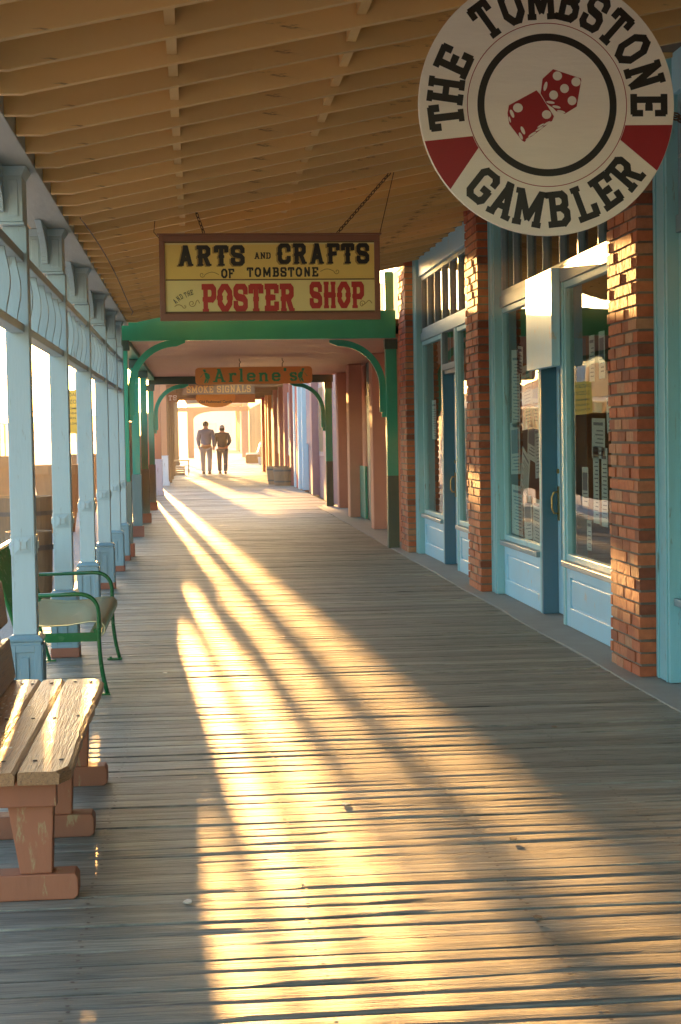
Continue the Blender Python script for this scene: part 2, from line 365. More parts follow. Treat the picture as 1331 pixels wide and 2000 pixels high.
# ------------------------------------------------------------------ near porch: posts
PX = -0.835
def porch_post(y, label):
    t = thing('porch_post', label, 'post', (PX, y, 0), group='pale blue porch posts')
    MB().box(-.088, .088, -.088, .088, 0, .058).build('plinth', M_plinth, t, bevel=.004)
    p = MB(); p.box(-.076, .076, -.076, .076, .058, .385)
    p.frust(-.083, .083, -.083, .083, .385, -.086, .086, -.086, .086, .397); p.frust(-.086, .086, -.086, .086, .397, -.064, .064, -.064, .064, .418)
    pd = p.build('pedestal', M_ped, t, bevel=.003)
    m = MB()
    for rot in range(4):                                     # raised corner boards leave a sunk panel
        for (a, b, z0, z1) in ((-.078, -.045, .058, .37), (.045, .078, .058, .37), (-.045, .045, .335, .37), (-.045, .045, .058, .085), (-.018, .018, .11, .31)):
            vs = [(a, -.0845), (b, -.0845), (b, -.0762), (a, -.0762)]
            c, s_ = [1, 0, -1, 0][rot], [0, 1, 0, -1][rot]
            q = [(x*c-y2*s_, x*s_+y2*c) for x, y2 in vs]
            m.prism(q, z0, z1, 'z')
    m.build('moulding', M_ped, pd, bevel=.002)
    MB().box(-.0565, .0565, -.0565, .0565, .418, 2.37).build('shaft', M_post, t, bevel=.004)
    dm = MB()
    for rot in range(4):
        c, s_ = [1, 0, -1, 0][rot], [0, 1, 0, -1][rot]
        def Q(x, y2, z): return (x*c-y2*s_, x*s_+y2*c, z)
        for (h0, f0, h1, f1) in ((.046, .0567, .046, .0605), (.040, .0605, .018, .066), (.018, .066, .018, .070)):
            A = [Q(sx*h0, -f0, .85+sz*h0) for sx, sz in ((-1,-1),(1,-1),(1,1),(-1,1))]
            B = [Q(sx*h1, -f1, .85+sz*h1) for sx, sz in ((-1,-1),(1,-1),(1,1),(-1,1))]
            dm.add(A+B, [(0,1,5,4),(1,2,6,5),(2,3,7,6),(3,0,4,7)])
        dm.add([Q(sx*.046, -.0603, .85+sz*.046) for sx, sz in ((-1,-1),(1,-1),(1,1),(-1,1))], [(0,1,2,3)])
        dm.add([Q(sx*.018, -.070, .85+sz*.018) for sx, sz in ((-1,-1),(1,-1),(1,1),(-1,1))], [(0,1,2,3)])
    dm.build('boss', M_post, t)
    b = MB(); b.box(-.165, .045, -.105, .105, 2.385, 2.60); b.frust(-.172, .052, -.112, .112, 2.37, -.172, .052, -.112, .112, 2.383)
    b.frust(-.165, .045, -.105, .105, 2.60, -.185, .068, -.125, .125, 2.643)
    b.box(-.14, -.095, -.111, -.106, 2.41, 2.58); b.box(-.02, .025, -.111, -.106, 2.41, 2.58)
    b.build('capital', M_post, t, bevel=.003)
    br = MB(); A = []; B = []
    for i in range(11):
        a = i/10; z = 2.43+.212*a; ext = .03+.42*(a**2.2)
        A.append((-.107, z)); B.append((-.107-ext, z))
    br.strip(A, B, -.078, -.040, 'x'); br.build('bracket', M_post, t, bevel=.002)
    return t
PY = [1.05, 3.35, 5.7, 8.0, 10.33, 12.62, 14.94, 16.9, 18.35]
LB = ['behind the wooden bench, nearest the camera', 'second beside the wooden bench', 'third from the camera', 'at the near arm of the green metal bench',
      'at the far end of the green metal bench', 'second beyond the green metal bench', 'third beyond the green metal bench', 'last but one before the green porch', 'last one, touching the green porch beam']
post0 = porch_post(PY[2], 'pale blue square porch post at left just outside the photo edge')
for yv, lb in zip(PY, LB):
    if yv == PY[2]: continue
    dup(post0, (PX, yv, 0), 'pale blue porch post, ' + lb)

# frieze panels between the posts
def frieze(y0, y1, label):
    t = thing('frieze_panel', label, 'railing', (PX, y0, 0), group='sawn board friezes between porch posts')
    L_ = y1-y0
    MB().box(-.035, .035, 0, L_, 1.865, 1.905).build('bottom_rail', M_post, t, bevel=.003)
    MB().box(-.040, .040, 0, L_, 2.20, 2.245).build('top_rail', M_post, t, bevel=.003)
    nb_ = max(2, round(L_/.42)); w = L_/nb_
    for i in range(nb_):
        c = w*(i+.5); A = []; B = []
        for j in range(9):
            z = 1.9051+.2948*j/8; hw = .024+.022*math.sin(PI*j/8)**1.5
            A.append((-hw, z)); B.append((hw, z))
        MB().strip(A, B, c-.02, c+.02, 'y').build('baluster', M_post, t)
    return t
for i in range(len(PY)-1):
    frieze(PY[i]+.0575, PY[i+1]-.0575, 'sawn balusters between two rails high on the porch posts, ' + ['out of view behind the camera', 'left of the wooden bench', 'just left of the photo edge',
           'above the green metal bench', 'first beyond the green bench', 'second beyond the green bench', 'third beyond the green bench', 'ending at the green porch'][i])

# ------------------------------------------------------------------ near porch roof
roof = thing('porch_roof', 'cream painted open rafter porch roof over the near boardwalk', 'roof', (0, 0, 0))
def rz(X): return 2.650+.199*(X+.62)
MB().box(-.975, -.735, -3, 18.98, 2.646, 2.90).build('eave_beam', M_beamw, roof, bevel=.004)
ylist = [6.72+.42*i for i in range(-22, 29)]
rm = MB()
rm.prism([(-.734, 2.648), (-.62, 2.648), (-.60, rz(-.60)), (2.72, rz(2.72)), (2.72, rz(2.72)+.150), (-.734, rz(-.734)+.150)], -.02, .02, 'y')
r0 = rm.build('rafter', M_raft, roof, bevel=.003); r0.location = (0, ylist[0], 0)
for yv in ylist[1:]:
    c = r0.copy(); C.objects.link(c); c.parent = roof; c.location = (0, yv+rng.uniform(-.01, .01), rng.uniform(-.004, .004)); c.rotation_euler = (0, rng.uniform(-.0012, .0012), rng.uniform(-.0015, .0015))
b0 = None
for (bx) in (-.058, .665):
    for i in range(6, 50):
        ya, yb = ylist[i]+.021, ylist[i+1]-.021
        if b0 is None:
            b0 = MB().box(-.019, .019, 0, .377, 0, .12).build('blocking', M_raft, roof); o = b0
        else:
            o = b0.copy(); C.objects.link(o); o.parent = roof
        o.location = (bx+rng.uniform(-.006, .006), ya, rz(bx)+.030+rng.uniform(0, .012))
rb = MB()
for i in range(26):
    X0 = -1.30+i*.16; X1 = X0+.155
    rb.prism([(X0, rz(X0)+.152), (X1, rz(X1)+.152), (X1, rz(X1)+.18), (X0, rz(X0)+.18)], -3, 19.0, 'y')
rb.build('roof_boards', M_raft, roof)
MB().box(-1.33, -1.30, -3, 19.0, rz(-1.3)+.10, rz(-1.3)+.19).build('fascia', M_post, roof)
# loose cable along the rafters near the eave
cb = MB(); pth = []
for i in range(30):
    a = i/29; pth.append((-.62+.20*math.sin(a*PI)*.6, 9.4+7.5*a, 2.60-.16*math.sin(a*PI)+0.03*math.sin(a*9)))
cb.tube(pth, .004, 5); tag(cb.build('electric_cable', M_chain), 'thin dark cable sagging below the rafters near the left eave', 'cable')

# ------------------------------------------------------------------ brick shop with three glazed bays
shop = thing('brick_shop', 'red brick shop front with blue glazed bays along the boardwalk', 'building', (0, 0, 0))
SX = 2.376
def brick_pier(y0, y1, z1=3.40):
    b = MB(); H_ = .0672; nrow = int(z1/H_)
    for r_ in range(nrow):
        z0 = .012+r_*H_; hh = H_-.0135
        ln = y1-y0
        cuts = [0, .2, .4, ln] if r_ % 2 == 0 else [0, .1, .3, .5, ln]
        if r_ % 2: cuts = [0, .085, .255, .43, .575, ln]
        else: cuts = [0, .165, .325, .475, ln]
        for a, c_ in zip(cuts[:-1], cuts[1:]):
            if c_-a < .03: continue
            px = rng.uniform(-.005, .005)
            g0 = .0 if a == 0 else .005; g1 = 0 if c_ == ln else .005
            dy0 = rng.uniform(-.003, .003) if a == 0 else 0
            dz = rng.uniform(-.001, .001)
            cc = (rng.random()**1.2, rng.random(), 0)
            x1 = SX+.118
            b.box(SX+px, x1, y0+a+g0+dy0, y0+c_-g1, z0+dz, z0+hh+dz, cc)
    b.cur = 1; b.box(SX+.012, SX+.112, y0+.009, y1-.006, 0, z1)
    return b.build('brick_pier', [M_brick, M_mortar], shop, colors=True)
PIERS = [(4.35, 4.97), (8.67, 9.29), (13.63, 14.25), (18.38, 19.02)]
for a, b_ in PIERS: brick_pier(a, b_)
# brick courses above the bays, under the roof
for (a, b_) in ((-.2, 4.35), (4.97, 8.67), (9.29, 13.63), (14.25, 18.38)):
    b = MB()
    for r_ in range(4):
        z0 = 3.305+r_*.0672; yy = a+.004 + (0 if r_ % 2 else -.1)
        while yy < b_:
            ya, yb = max(yy, a+.003), min(yy+.2, b_-.003)
            if yb-ya > .03: b.box(SX+.03+rng.uniform(-.003, .003), SX+.15, ya+.005, yb-.005, z0, z0+.056, (rng.random(), rng.random(), 0))
            yy += .205
    b.cur = 1; b.box(SX+.038, SX+.148, a+.002, b_-.002, 3.297, 3.56)
    b.build('brick_lintel', [M_brick, M_mortar], shop, colors=True)

def window(y0, y1, z0, z1, X=2.53, fr=.045, mull=0, name='window', fm=None):
    """frame part with a pane sub-part; mull = number of vertical mullions"""
    f = MB(); f.box(X, X+.05, y0, y0+fr, z0, z1); f.box(X, X+.05, y1-fr, y1, z0, z1)
    f.box(X, X+.05, y0+fr, y1-fr, z0, z0+fr); f.box(X, X+.05, y0+fr, y1-fr, z1-fr, z1)
    for i in range(mull):
        c = y0+(y1-y0)*(i+1)/(mull+1); f.box(X-.004, X+.048, c-.016, c+.016, z0+fr, z1-fr)
    o = f.build(name, fm or M_teal, shop, bevel=.004)
    MB().box(X+.030, X+.034, y0+fr-.004, y1-fr+.004, z0+fr-.004, z1-fr+.004).build('pane', M_glass, o)
    return o
def panel(y0, y1, z0, z1, X=2.53):
    p = MB(); p.box(X+.02, X+.05, y0, y1, z0, z1)
    p.box(X, X+.0199, y0, y0+.10, z0, z1); p.box(X, X+.0199, y1-.10, y1, z0, z1)
    p.box(X, X+.0199, y0+.10, y1-.10, z0, z0+.13); p.box(X, X+.0199, y0+.10, y1-.10, z1-.07, z1)
    p.box(X+.008, X+.0199, y0+.115, y1-.115, z0+.145, z1-.085)
    return p.build('wainscot_panel', M_panel, shop, bevel=.004)
def bay(y0, y1, dy0, dy1, full=True):
    """y0..y1 clear width between piers, dy0..dy1 the doorway"""
    for (a, b_) in ((y0+.002, y0+.26), (y1-.26, y1-.002)):
        j = MB()
        j.box(2.468, 2.58, a, b_,   .012, 3.30); j.box(2.460, 2.468, a+.03, a+.05, .012, 3.23); j.box(2.460, 2.468, b_-.07, b_-.05, .012, 3.23)
        j.build('jamb', M_teal, shop, bevel=.003)
    a, b_ = y0+.262, y1-.262
    MB().box(2.515, 2.60, a, b_, 2.372, 2.465).build('transom_rail', M_rail, shop, bevel=.004)
    MB().box(2.500, 2.56, a, b_, 3.085, 3.295).build('fascia_board', M_panel, shop, bevel=.003)
    window(a, b_, 2.467, 3.083, mull=6, name='transom_window', fm=M_rail)
    for (p, q) in ((a, dy0-.07), (dy1+.05, b_)):
        panel(p, q, .012, .420)
        MB().box(2.490, 2.60, p, q, .422, .462).build('window_sill', M_rail, shop, bevel=.005)
        window(p, q, .464, 2.370)
    # door frame posts and head
    MB().box(2.520, 2.60, dy0-.068, dy0-.002, .012, 2.370).build('door_frame', M_teal, shop, bevel=.004)
    MB().box(2.520, 2.62, dy1+.002, dy1+.048, .012, 2.370).build('door_frame', M_teal, shop, bevel=.004)
    r_ = MB(); r_.box(2.5205, 2.70, dy1-.045, dy1, .012, 1.99); r_.box(2.62, 2.70, dy0, dy0+.03, .012, 1.99)
    r_.box(2.54, 2.70, dy0+.0, dy1-.046, 1.95, 1.99)
    r_.build('door_recess', M_dblue, shop, bevel=.003)
    X = 2.635; a2, b2 = dy0+.032, dy1-.048
    dm = MB(); dm.box(X, X+.04, a2, a2+.11, .02, 1.945); dm.box(X, X+.04, b2-.11, b2, .02, 1.945)
    dm.box(X, X+.04, a2+.11, b2-.11, .02, .42); dm.box(X, X+.04, a2+.11, b2-.11, 1.80, 1.945)
    dm.box(X-.008, X-.0005, a2+.10, a2+.115, .40, 1.82); dm.box(X-.008, X-.0005, b2-.115, b2-.10, .40, 1.82)
    dd = dm.build('door', M_panel, shop, bevel=.003)
    MB().box(X+.018, X+.022, a2+.108, b2-.108, .418, 1.802).build('pane', M_glass, dd)
    h = MB(); hy = b2-.05
    h.box(X-.010, X-.001, hy-.022, hy+.022, .70, .95); h.tube([(X-.01, hy, .91), (X-.04, hy, .905), (X-.055, hy, .87), (X-.055, hy, .79), (X-.04, hy, .755), (X-.01, hy, .75)], .007, 8)
    h.tube([(X-.001, hy, 1.06), (X-.014, hy, 1.06)], .018, 10)
    h.build('door_handle', M_brass, dd)
    return
bay(14.25, 18.38, 15.78, 16.62)
bay(9.29, 13.63, 11.16, 11.86)
bay(4.97, 8.67, 6.3, 7.1)
bay(-.2, 4.35, 1.6, 2.4)
# board over the doorways
MB().box(2.452, 2.514, 11.13, 11.99, 1.80, 2.47).build('sign_board', M_panel, shop, bevel=.004)
w = MB(); w.box(2.519, 2.60, 15.78, 16.62, 1.992, 2.05); w.box(2.519, 2.60, 15.78, 15.82, 2.05, 2.37); w.box(2.519, 2.60, 16.58, 16.62, 2.05, 2.37); o = w.build('door_transom', M_rail, shop, bevel=.003)
MB().box(2.55, 2.554, 15.82, 16.58, 2.05, 2.37).build('pane', M_glass, o)
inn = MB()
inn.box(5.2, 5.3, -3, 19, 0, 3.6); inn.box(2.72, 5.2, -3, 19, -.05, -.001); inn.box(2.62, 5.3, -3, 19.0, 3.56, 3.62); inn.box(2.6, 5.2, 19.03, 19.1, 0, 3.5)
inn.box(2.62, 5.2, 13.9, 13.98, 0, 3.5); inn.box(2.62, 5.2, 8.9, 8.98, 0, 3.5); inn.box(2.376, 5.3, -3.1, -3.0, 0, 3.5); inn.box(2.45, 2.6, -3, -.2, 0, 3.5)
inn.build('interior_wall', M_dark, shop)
MB().box(2.56, 5.4, -3.2, 19.15, 3.66, 4.6).build('upper_wall', M_mortar, shop)

# papers taped inside the near window and bits of shop display
def paper(y0, z0, w, h, label, tilt=0, X=2.578, kindm=None, pic=False):
    t = thing('window_poster', label, 'poster', (X, y0, z0), group='papers taped inside the shop windows'); t.rotation_euler = (tilt, 0, 0)
    MB().box(0, .002, -w/2, w/2, -h/2, h/2).build('sheet', kindm or M_paper, t)
    b = MB(); z = h*.40
    if pic: b.box(-.0012, -.0004, -w*.38, w*.38, -h*.1, h*.36); z = -h*.16
    else: b.box(-.0012, -.0004, -w*.36, w*.36, z-.02, z); z -= .05
    while z > -h*.42:
        b.box(-.0012, -.0004, -w*.38, w*rng.uniform(.05, .38), z-.008, z); z -= .026
    b.build('print', M_ink, t)
T_ = [(13.05, 1.70, .26, .62, 'tall narrow paper high in the far window pane beside the jamb', .04, 0),
      (12.62, 1.62, .30, .50, 'creased printed flyer high in the middle of the far window', -.05, 0),
      (12.30, 1.66, .20, .55, 'long flyer hanging high near the boxed door head', .03, 1),
      (13.10, 1.22, .30, .42, 'middle sheet at the left of the far window', -.03, 1),
      (12.72, 1.02, .24, .36, 'diamond-tilted paper in the middle of the far window', .35, 0),
      (13.05, .72, .34, .40, 'broad pale paper standing low on the sill at left', .02, 0),
      (12.62, .68, .22, .34, 'curled paper low on the sill in the middle', -.08, 1),
      (10.72, .98, .17, .26, 'small blue-tinted card low in the corner beside the door post', .0, 1),
      (10.42, 1.00, .15, .50, 'left one of two dense text sheets low in the right window', .0, 0),
      (10.20, .99, .15, .50, 'right one of two dense text sheets low in the right window', .0, 0),
      (10.50, 1.82, .14, .30, 'small white notice high at left of the right window', .0, 0),
      (10.24, 1.83, .15, .30, 'small white notice with figure high in the right window', .0, 1),
      (10.35, 1.30, .34, .26, 'pale folded sheet across the middle of the right window', .02, 0)]
for (a, b_, w_, h_, lb, tl, pc) in T_: paper(a, b_, w_*(1.3 if a > 11.5 else 1.0), h_, lb, tl, pic=bool(pc))
for (a, b_, w_, h_, lb, tl, pc) in ((12.86, 1.92, .20, .22, 'small square notice at the very top of the far window papers', .1, 0), (12.45, 1.28, .30, .30, 'torn reddish-printed flyer at the centre of the far window', .12, 1),
      (12.22, 1.20, .22, .40, 'narrow flyer at centre right of the far window by the door recess', -.06, 0), (12.30, .66, .26, .36, 'sheet low at the right end of the far window sill', .05, 0),
      (10.62, .66, .12, .20, 'tiny card just above the sill beside the door post', 0, 0), (10.05, 1.45, .16, .22, 'small sheet at the brick edge of the right window', -.1, 0),
      (17.6, 1.5, .30, .42, 'single sheet in the farthest bay window', 0, 0), (17.0, 1.1, .26, .36, 'lower sheet in the farthest bay window', .08, 1)): paper(a, b_, w_, h_, lb, tl, pic=bool(pc))
paper(11.42, 1.20, .22, .60, 'long printed card hanging behind the door glass', 0, X=2.668)
paper(11.35, .62, .12, .14, 'tiny square sticker low behind the door glass', 0, X=2.668)

# ------------------------------------------------------------------ lettering
def seg_mask(gx, gy, x0, y0, x1, y1, w, ext=0.0):
    dx, dy = x1-x0, y1-y0; L_ = math.hypot(dx, dy) or 1e-6; ux, uy = dx/L_, dy/L_
    t = (gx-x0)*ux+(gy-y0)*uy; s_ = -(gx-x0)*uy+(gy-y0)*ux
    return (t >= -ext) & (t <= L_+ext) & (np.abs(s_) <= w/2)
# glyphs on a 10-unit cap height: width, list of strokes (polyline), list of slab serif centres (x, y, halfwidth)
def oct_(x0, x1, y0, y1, c): return [(x0+c, y0), (x1-c, y0), (x1, y0+c), (x1, y1-c), (x1-c, y1), (x0+c, y1), (x0, y1-c), (x0, y0+c), (x0+c, y0)]
GL = {
 'T': (8, [[(4, 0), (4, 9)], [(1, 7), (1, 9), (7, 9), (7, 7)]], [(4, 0, 1.9)]),
 'H': (8.6, [[(2, 0), (2, 10)], [(6.6, 0), (6.6, 10)], [(2, 5), (6.6, 5)]], [(2, 0, 1.7), (2, 10, 1.7), (6.6, 0, 1.7), (6.6, 10, 1.7)]),
 'E': (8, [[(2.2, 1), (2.2, 9)], [(.6, 9), (7, 9), (7, 7)], [(.6, 1), (7, 1), (7, 3)], [(2.2, 5), (5.2, 5)], [(5, 4), (5, 6)]], []),
 'O': (8.4, [oct_(1.3, 7.1, 1, 9, 2)], []),
 'M': (11, [[(2, 0), (2, 9.6)], [(9, 0), (9, 9.6)], [(1.8, 9.6), (5.5, 2.2), (9.2, 9.6)]], [(2, 0, 1.6), (9, 0, 1.6), (1.4, 10, 1.3), (9.6, 10, 1.3)]),
 'B': (8.2, [[(2.2, 1), (2.2, 9)], [(.5, 9), (5.5, 9), (6.7, 8), (6.7, 6.2), (5.5, 5.2), (2.2, 5.2)], [(5.5, 5.2), (7, 4), (7, 2.2), (5.6, 1), (.5, 1)]], []),
 'S': (8, [[(6.8, 6.6), (6.8, 8), (5.8, 9), (2.2, 9), (1.2, 8), (1.2, 6.3), (2.2, 5.3), (5.8, 4.7), (6.8, 3.7), (6.8, 2), (5.8, 1), (2.2, 1), (1.2, 2), (1.2, 3.4)]], []),
 'N': (9, [[(2.2, 0), (2.2, 9.6)], [(7, .4), (7, 10)], [(1.8, 9.8), (7.2, .6)]], [(2.2, 0, 1.7), (1.8, 10, 1.4), (7, 10, 1.7)]),
 'G': (8.4, [[(7, 6.8), (7, 8), (6, 9), (2.4, 9), (1.2, 7.8), (1.2, 2.2), (2.4, 1), (6, 1), (7, 2), (7, 4.4), (4.6, 4.4)]], []),
 'A': (9.4, [[(2, 0), (4.7, 9.6)], [(7.4, 0), (4.7, 9.6)], [(3, 3.2), (6.4, 3.2)]], [(1.9, 0, 1.6), (7.5, 0, 1.6), (4.4, 10, 1.3)]),
 'L': (7.8, [[(2.4, 1), (2.4, 10)], [(.6, 1), (7, 1), (7, 3.4)]], [(2.4, 10, 1.7)]),
 'R': (8.8, [[(2.2, 0), (2.2, 9)], [(.5, 9), (5.6, 9), (6.8, 8), (6.8, 6), (5.6, 5), (2.2, 5)], [(4.6, 5), (7, 0)]], [(2.2, 0, 1.7), (7.2, 0, 1.4)]),
 'P': (8.2, [[(2.2, 0), (2.2, 9)], [(.5, 9), (5.8, 9), (7, 8), (7, 5.4), (5.8, 4.4), (2.2, 4.4)]], [(2.2, 0, 1.8)]),
 'C': (8, [[(6.8, 6.4), (6.8, 8), (5.8, 9), (2.4, 9), (1.2, 7.8), (1.2, 2.2), (2.4, 1), (5.8, 1), (6.8, 2), (6.8, 3.4)]], []),
 'F': (7.6, [[(2.2, 0), (2.2, 9)], [(.6, 9), (7, 9), (7, 7)], [(2.2, 5), (5.2, 5)], [(5, 4), (5, 6)]], [(2.2, 0, 1.7)]),
 'K': (8.8, [[(2.2, 0), (2.2, 10)], [(2.2, 4.4), (6.8, 9.8)], [(3.6, 5.8), (7, .2)]], [(2.2, 0, 1.6), (2.2, 10, 1.6), (7, 0, 1.5), (6.8, 10, 1.4)]),
 'I': (4.6, [[(2.3, 0), (2.3, 10)]], [(2.3, 0, 1.8), (2.3, 10, 1.8)]),
 'D': (8.4, [[(2.2, 1), (2.2, 9)], [(.5, 9), (5.4, 9), (7, 7.4), (7, 2.6), (5.4, 1), (.5, 1)]], []),
 "'": (2.6, [[(1.4, 7.6), (1.4, 10)]], []),
 'r': (5.6, [[(1.8, 0), (1.8, 6.4)], [(1.8, 4.6), (3, 6.1), (4.8, 6.2), (4.9, 5.2)]], [(1.8, 0, 1.5), (1.4, 6.6, 1.0)]),
 'l': (4.0, [[(2, 0), (2, 10)]], [(2, 0, 1.5), (1.5, 10, 1.0)]),
 'e': (6.8, [[(1.2, 3.6), (5.6, 3.6), (5.6, 4.8), (4.5, 6.1), (2.3, 6.1), (1.2, 5), (1.2, 2), (2.4, .8), (4.6, .8), (5.7, 1.8)]], []),
 'n': (7.6, [[(1.8, 0), (1.8, 6.4)], [(1.8, 4.6), (3, 6.0), (4.6, 6.1), (5.6, 5), (5.6, 0)]], [(1.8, 0, 1.3), (5.8, 0, 1.3), (1.4, 6.6, 1.0)]),
 's': (6.2, [[(5, 4.9), (4.2, 6.1), (2.2, 6.1), (1.2, 5.2), (1.6, 4), (4.6, 3.1), (5.1, 2), (4.2, .8), (2.2, .8), (1.2, 1.9)]], []),
 ' ': (4, [], []),
}
def glyph_rects(ch, sw, serif=True, spur=0, res=9, st=1.5):
    wd, strokes, ser = GL[ch]; n0 = int((wd+1)*res); m0 = int(12*res)
    xs = (np.arange(n0)+.5)/res-.5; ys = (np.arange(m0)+.5)/res-1
    gx, gy = np.meshgrid(xs, ys); M_ = np.zeros(gx.shape, bool)
    for pl in strokes:
        for i, ((a, b_), (c_, e_)) in enumerate(zip(pl[:-1], pl[1:])):
            horiz = abs(e_-b_) < .3
            M_ |= seg_mask(gx, gy, a, b_, c_, e_, sw*(0.80 if horiz else 1.0), 0 if (i in (0,) and len(pl) == 2) else sw*.20)
            if spur and abs(c_-a) < .2 and abs(e_-b_) > 3:
                M_ |= (np.abs(gx-a) < sw*.5+.42) & (np.abs(gy-(b_+e_)/2) < spur*.5-(np.abs(gx-a)-sw*.5)*.5)
    if serif:
        for (sx, sy, hw) in ser:
            y0, y1 = (sy, sy+st) if sy < 4 else (sy-st, sy)
            M_ |= (np.abs(gx-sx) <= hw) & (gy >= y0) & (gy <= y1)
    M_ &= (gy >= 0) & (gy <= 10)
    rects = {}; out = []
    for r_ in range(m0):                                     # merge equal runs of successive rows
        row = M_[r_]; dd = np.diff(np.concatenate([[0], row.astype(int), [0]]))
        runs = set(zip(np.where(dd == 1)[0], np.where(dd == -1)[0])); new = {}
        for q in runs: new[q] = rects.pop(q, r_)
        for q, s0 in rects.items(): out.append((q[0]/res-.5, q[1]/res-.5, s0/res-1, r_/res-1))
        rects = new
    return wd, out
GC = {}
def letters(mb, text, f, size, sw=2.0, xs=1.0, track=0.6, serif=True, spur=0, st=1.5, centre=True, arc=None, res=9):
    """f(u, v) -> 3-D point; arc = list of (radius, angle, flip) one per letter"""
    u = size/10; W = sum(GL[c][0] for c in text)+track*(len(text)-1); cur = -W/2 if centre else 0; k_ = 0
    for c in text:
        key = (c, sw, serif, spur, st, res)
        if key not in GC: GC[key] = glyph_rects(c, sw, serif, spur, res, st)
        wd, rs = GC[key]
        for (a, b_, y0, y1) in rs:
            if arc:
                rr_, an, fl = arc[k_]; pts = []
                for (x, y2) in ((a, y0), (b_, y0), (b_, y1), (a, y1)):
                    lx = (x-wd/2)*u*xs; ly = (y2-5)*u
                    if fl: tx, ty, nx_, ny_ = -math.sin(an), math.cos(an), -math.cos(an), -math.sin(an)
                    else: tx, ty, nx_, ny_ = math.sin(an), -math.cos(an), math.cos(an), math.sin(an)
                    pts.append(f(rr_*math.cos(an)+lx*tx+ly*nx_, rr_*math.sin(an)+lx*ty+ly*ny_))
            else:
                pts = [f((cur+x)*u*xs, y2*u) for (x, y2) in ((a, y0), (b_, y0), (b_, y1), (a, y1))]
            mb.add(pts, [(0, 1, 2, 3)])
        if c != ' ' or not arc: k_ += 1
        cur += wd+track
    return mb
def bfont(text, size, loc, rot, m, parent, name='lettering', sx=1.0, align='CENTER', bold=0.0):
    cu = bpy.data.curves.new(name, 'FONT'); cu.body = text; cu.size = size; cu.align_x = align; cu.align_y = 'CENTER'; cu.resolution_u = 3; cu.offset = bold
    ob = bpy.data.objects.new(name, cu); C.objects.link(ob)
    dg = bpy.context.evaluated_depsgraph_get(); me = bpy.data.meshes.new_from_object(ob.evaluated_get(dg))
    bpy.data.objects.remove(ob); me.materials.clear(); me.materials.append(m)
    o = bpy.data.objects.new(name, me); C.objects.link(o); o.location = loc; o.rotation_euler = rot; o.scale = (sx, 1, 1); o.parent = parent
    return o
def chain(parent, p0, p1, name='chain', link=.034, r=.0032, sag=0.0):
    P0, P1 = Vector(p0), Vector(p1); L_ = (P1-P0).length; n_ = max(2, int(L_/(link*.78))); b = MB(); dr = (P1-P0).normalized()
    s1 = dr.orthogonal().normalized(); s2 = dr.cross(s1)
    for i in range(n_):
        a = (i+.5)/n_; c = P0.lerp(P1, a)-Vector((0, 0, sag*4*a*(1-a))); s_ = s1 if i % 2 else s2
        pts = [c+dr*(math.cos(t)*link*.5)+s_*(math.sin(t)*link*.27) for t in [2*PI*q/10 for q in range(10)]]
        b.tube(pts, r, 5, closed=True)
    return b.build(name, M_chain, parent)

# ---- round gambler sign: disc facing the camera, perpendicular to the walk
RS = .4615; RY = 5.80
rs = thing('round_sign', 'large round white hanging sign with red dice and black slab lettering', 'sign', (1.272, RY, 2.510)); 
dsc = MB(); dsc.prism([(RS*math.cos(2*PI*i/96), RS*math.sin(2*PI*i/96)) for i in range(96)], 0, .019, 'y'); dsc.build('board', M_white, rs, bevel=.002)
def ring(mb, r0, r1, f, n_=96):
    for i in range(n_):
        a, b_ = 2*PI*i/n_, 2*PI*(i+1)/n_
        mb.add([f(r0*math.cos(a), r0*math.sin(a)), f(r1*math.cos(a), r1*math.sin(a)), f(r1*math.cos(b_), r1*math.sin(b_)), f(r0*math.cos(b_), r0*math.sin(b_))], [(0, 1, 2, 3)])
F1 = lambda u_, v_: (u_, -.0012, v_)
b = MB(); ring(b, .490*RS, .545*RS, F1); b.build('ring', M_black, rs)
b = MB(); ring(b, .620*RS, .626*RS, F1)
def wedge(mb, a0o, a0i, a1i, a1o, ro, ri):
    n_ = 8
    for i in range(n_):
        s_, t_ = i/n_, (i+1)/n_
        q = []
        for (aa, bb2, rr_) in ((a0i, a1i, ri), (a0o, a1o, ro)):
            for w_ in ((s_, t_) if rr_ == ri else (t_, s_)):
                an = aa+(bb2-aa)*w_; q.append(F1(rr_*math.cos(an), rr_*math.sin(an)))
        mb.add(q, [(0, 1, 2, 3)])
b.build('pinstripe', M_maroon, rs)
b = MB(); wedge(b, PI+R(16), PI+R(22), PI+R(31), PI+R(40), .996*RS, .63*RS); b.build('red_segment', M_maroon, rs)
b = MB(); wedge(b, -R(8.8), -R(14.2), -R(25), -R(30.4), .996*RS, .63*RS); b.build('red_segment', M_maroon, rs)
arc = [(.795*RS, R(a), False) for a in (186.5, 172.0, 155.5)] + [(.80*RS, R(a), False) for a in (126, 110, 93, 77, 61.5, 47.5, 32.5, 16.5, 0.2)]
b = MB(); letters(b, 'THE', F1, .282*RS, 2.3, .86, arc=arc[:3]); b.build('lettering', M_black, rs); b = MB(); letters(b, 'TOMBSTONE', F1, .300*RS, 2.3, .72, arc=arc[3:]); b.build('lettering', M_black, rs); b = MB()
letters(b, 'GAMBLER', F1, .282*RS, 2.3, .79, arc=[(.80*RS, R(a), True) for a in (230.6, 244.5, 259, 275.6, 290.5, 304.5, 319.5)])
b.build('lettering', M_black, rs)
def Zs(x, y): return ((x-693)/604*RS, -(y-493)/604*RS)
def dpoly(mb, pts, yy): mb.add([(Zs(*p)[0], yy, Zs(*p)[1]) for p in pts], [tuple(range(len(pts)))])
b = MB(); dpoly(b, [(505, 530), (512, 494), (643, 425), (660, 444), (724, 545), (716, 565), (583, 663), (570, 655), (512, 580)], -.0012)
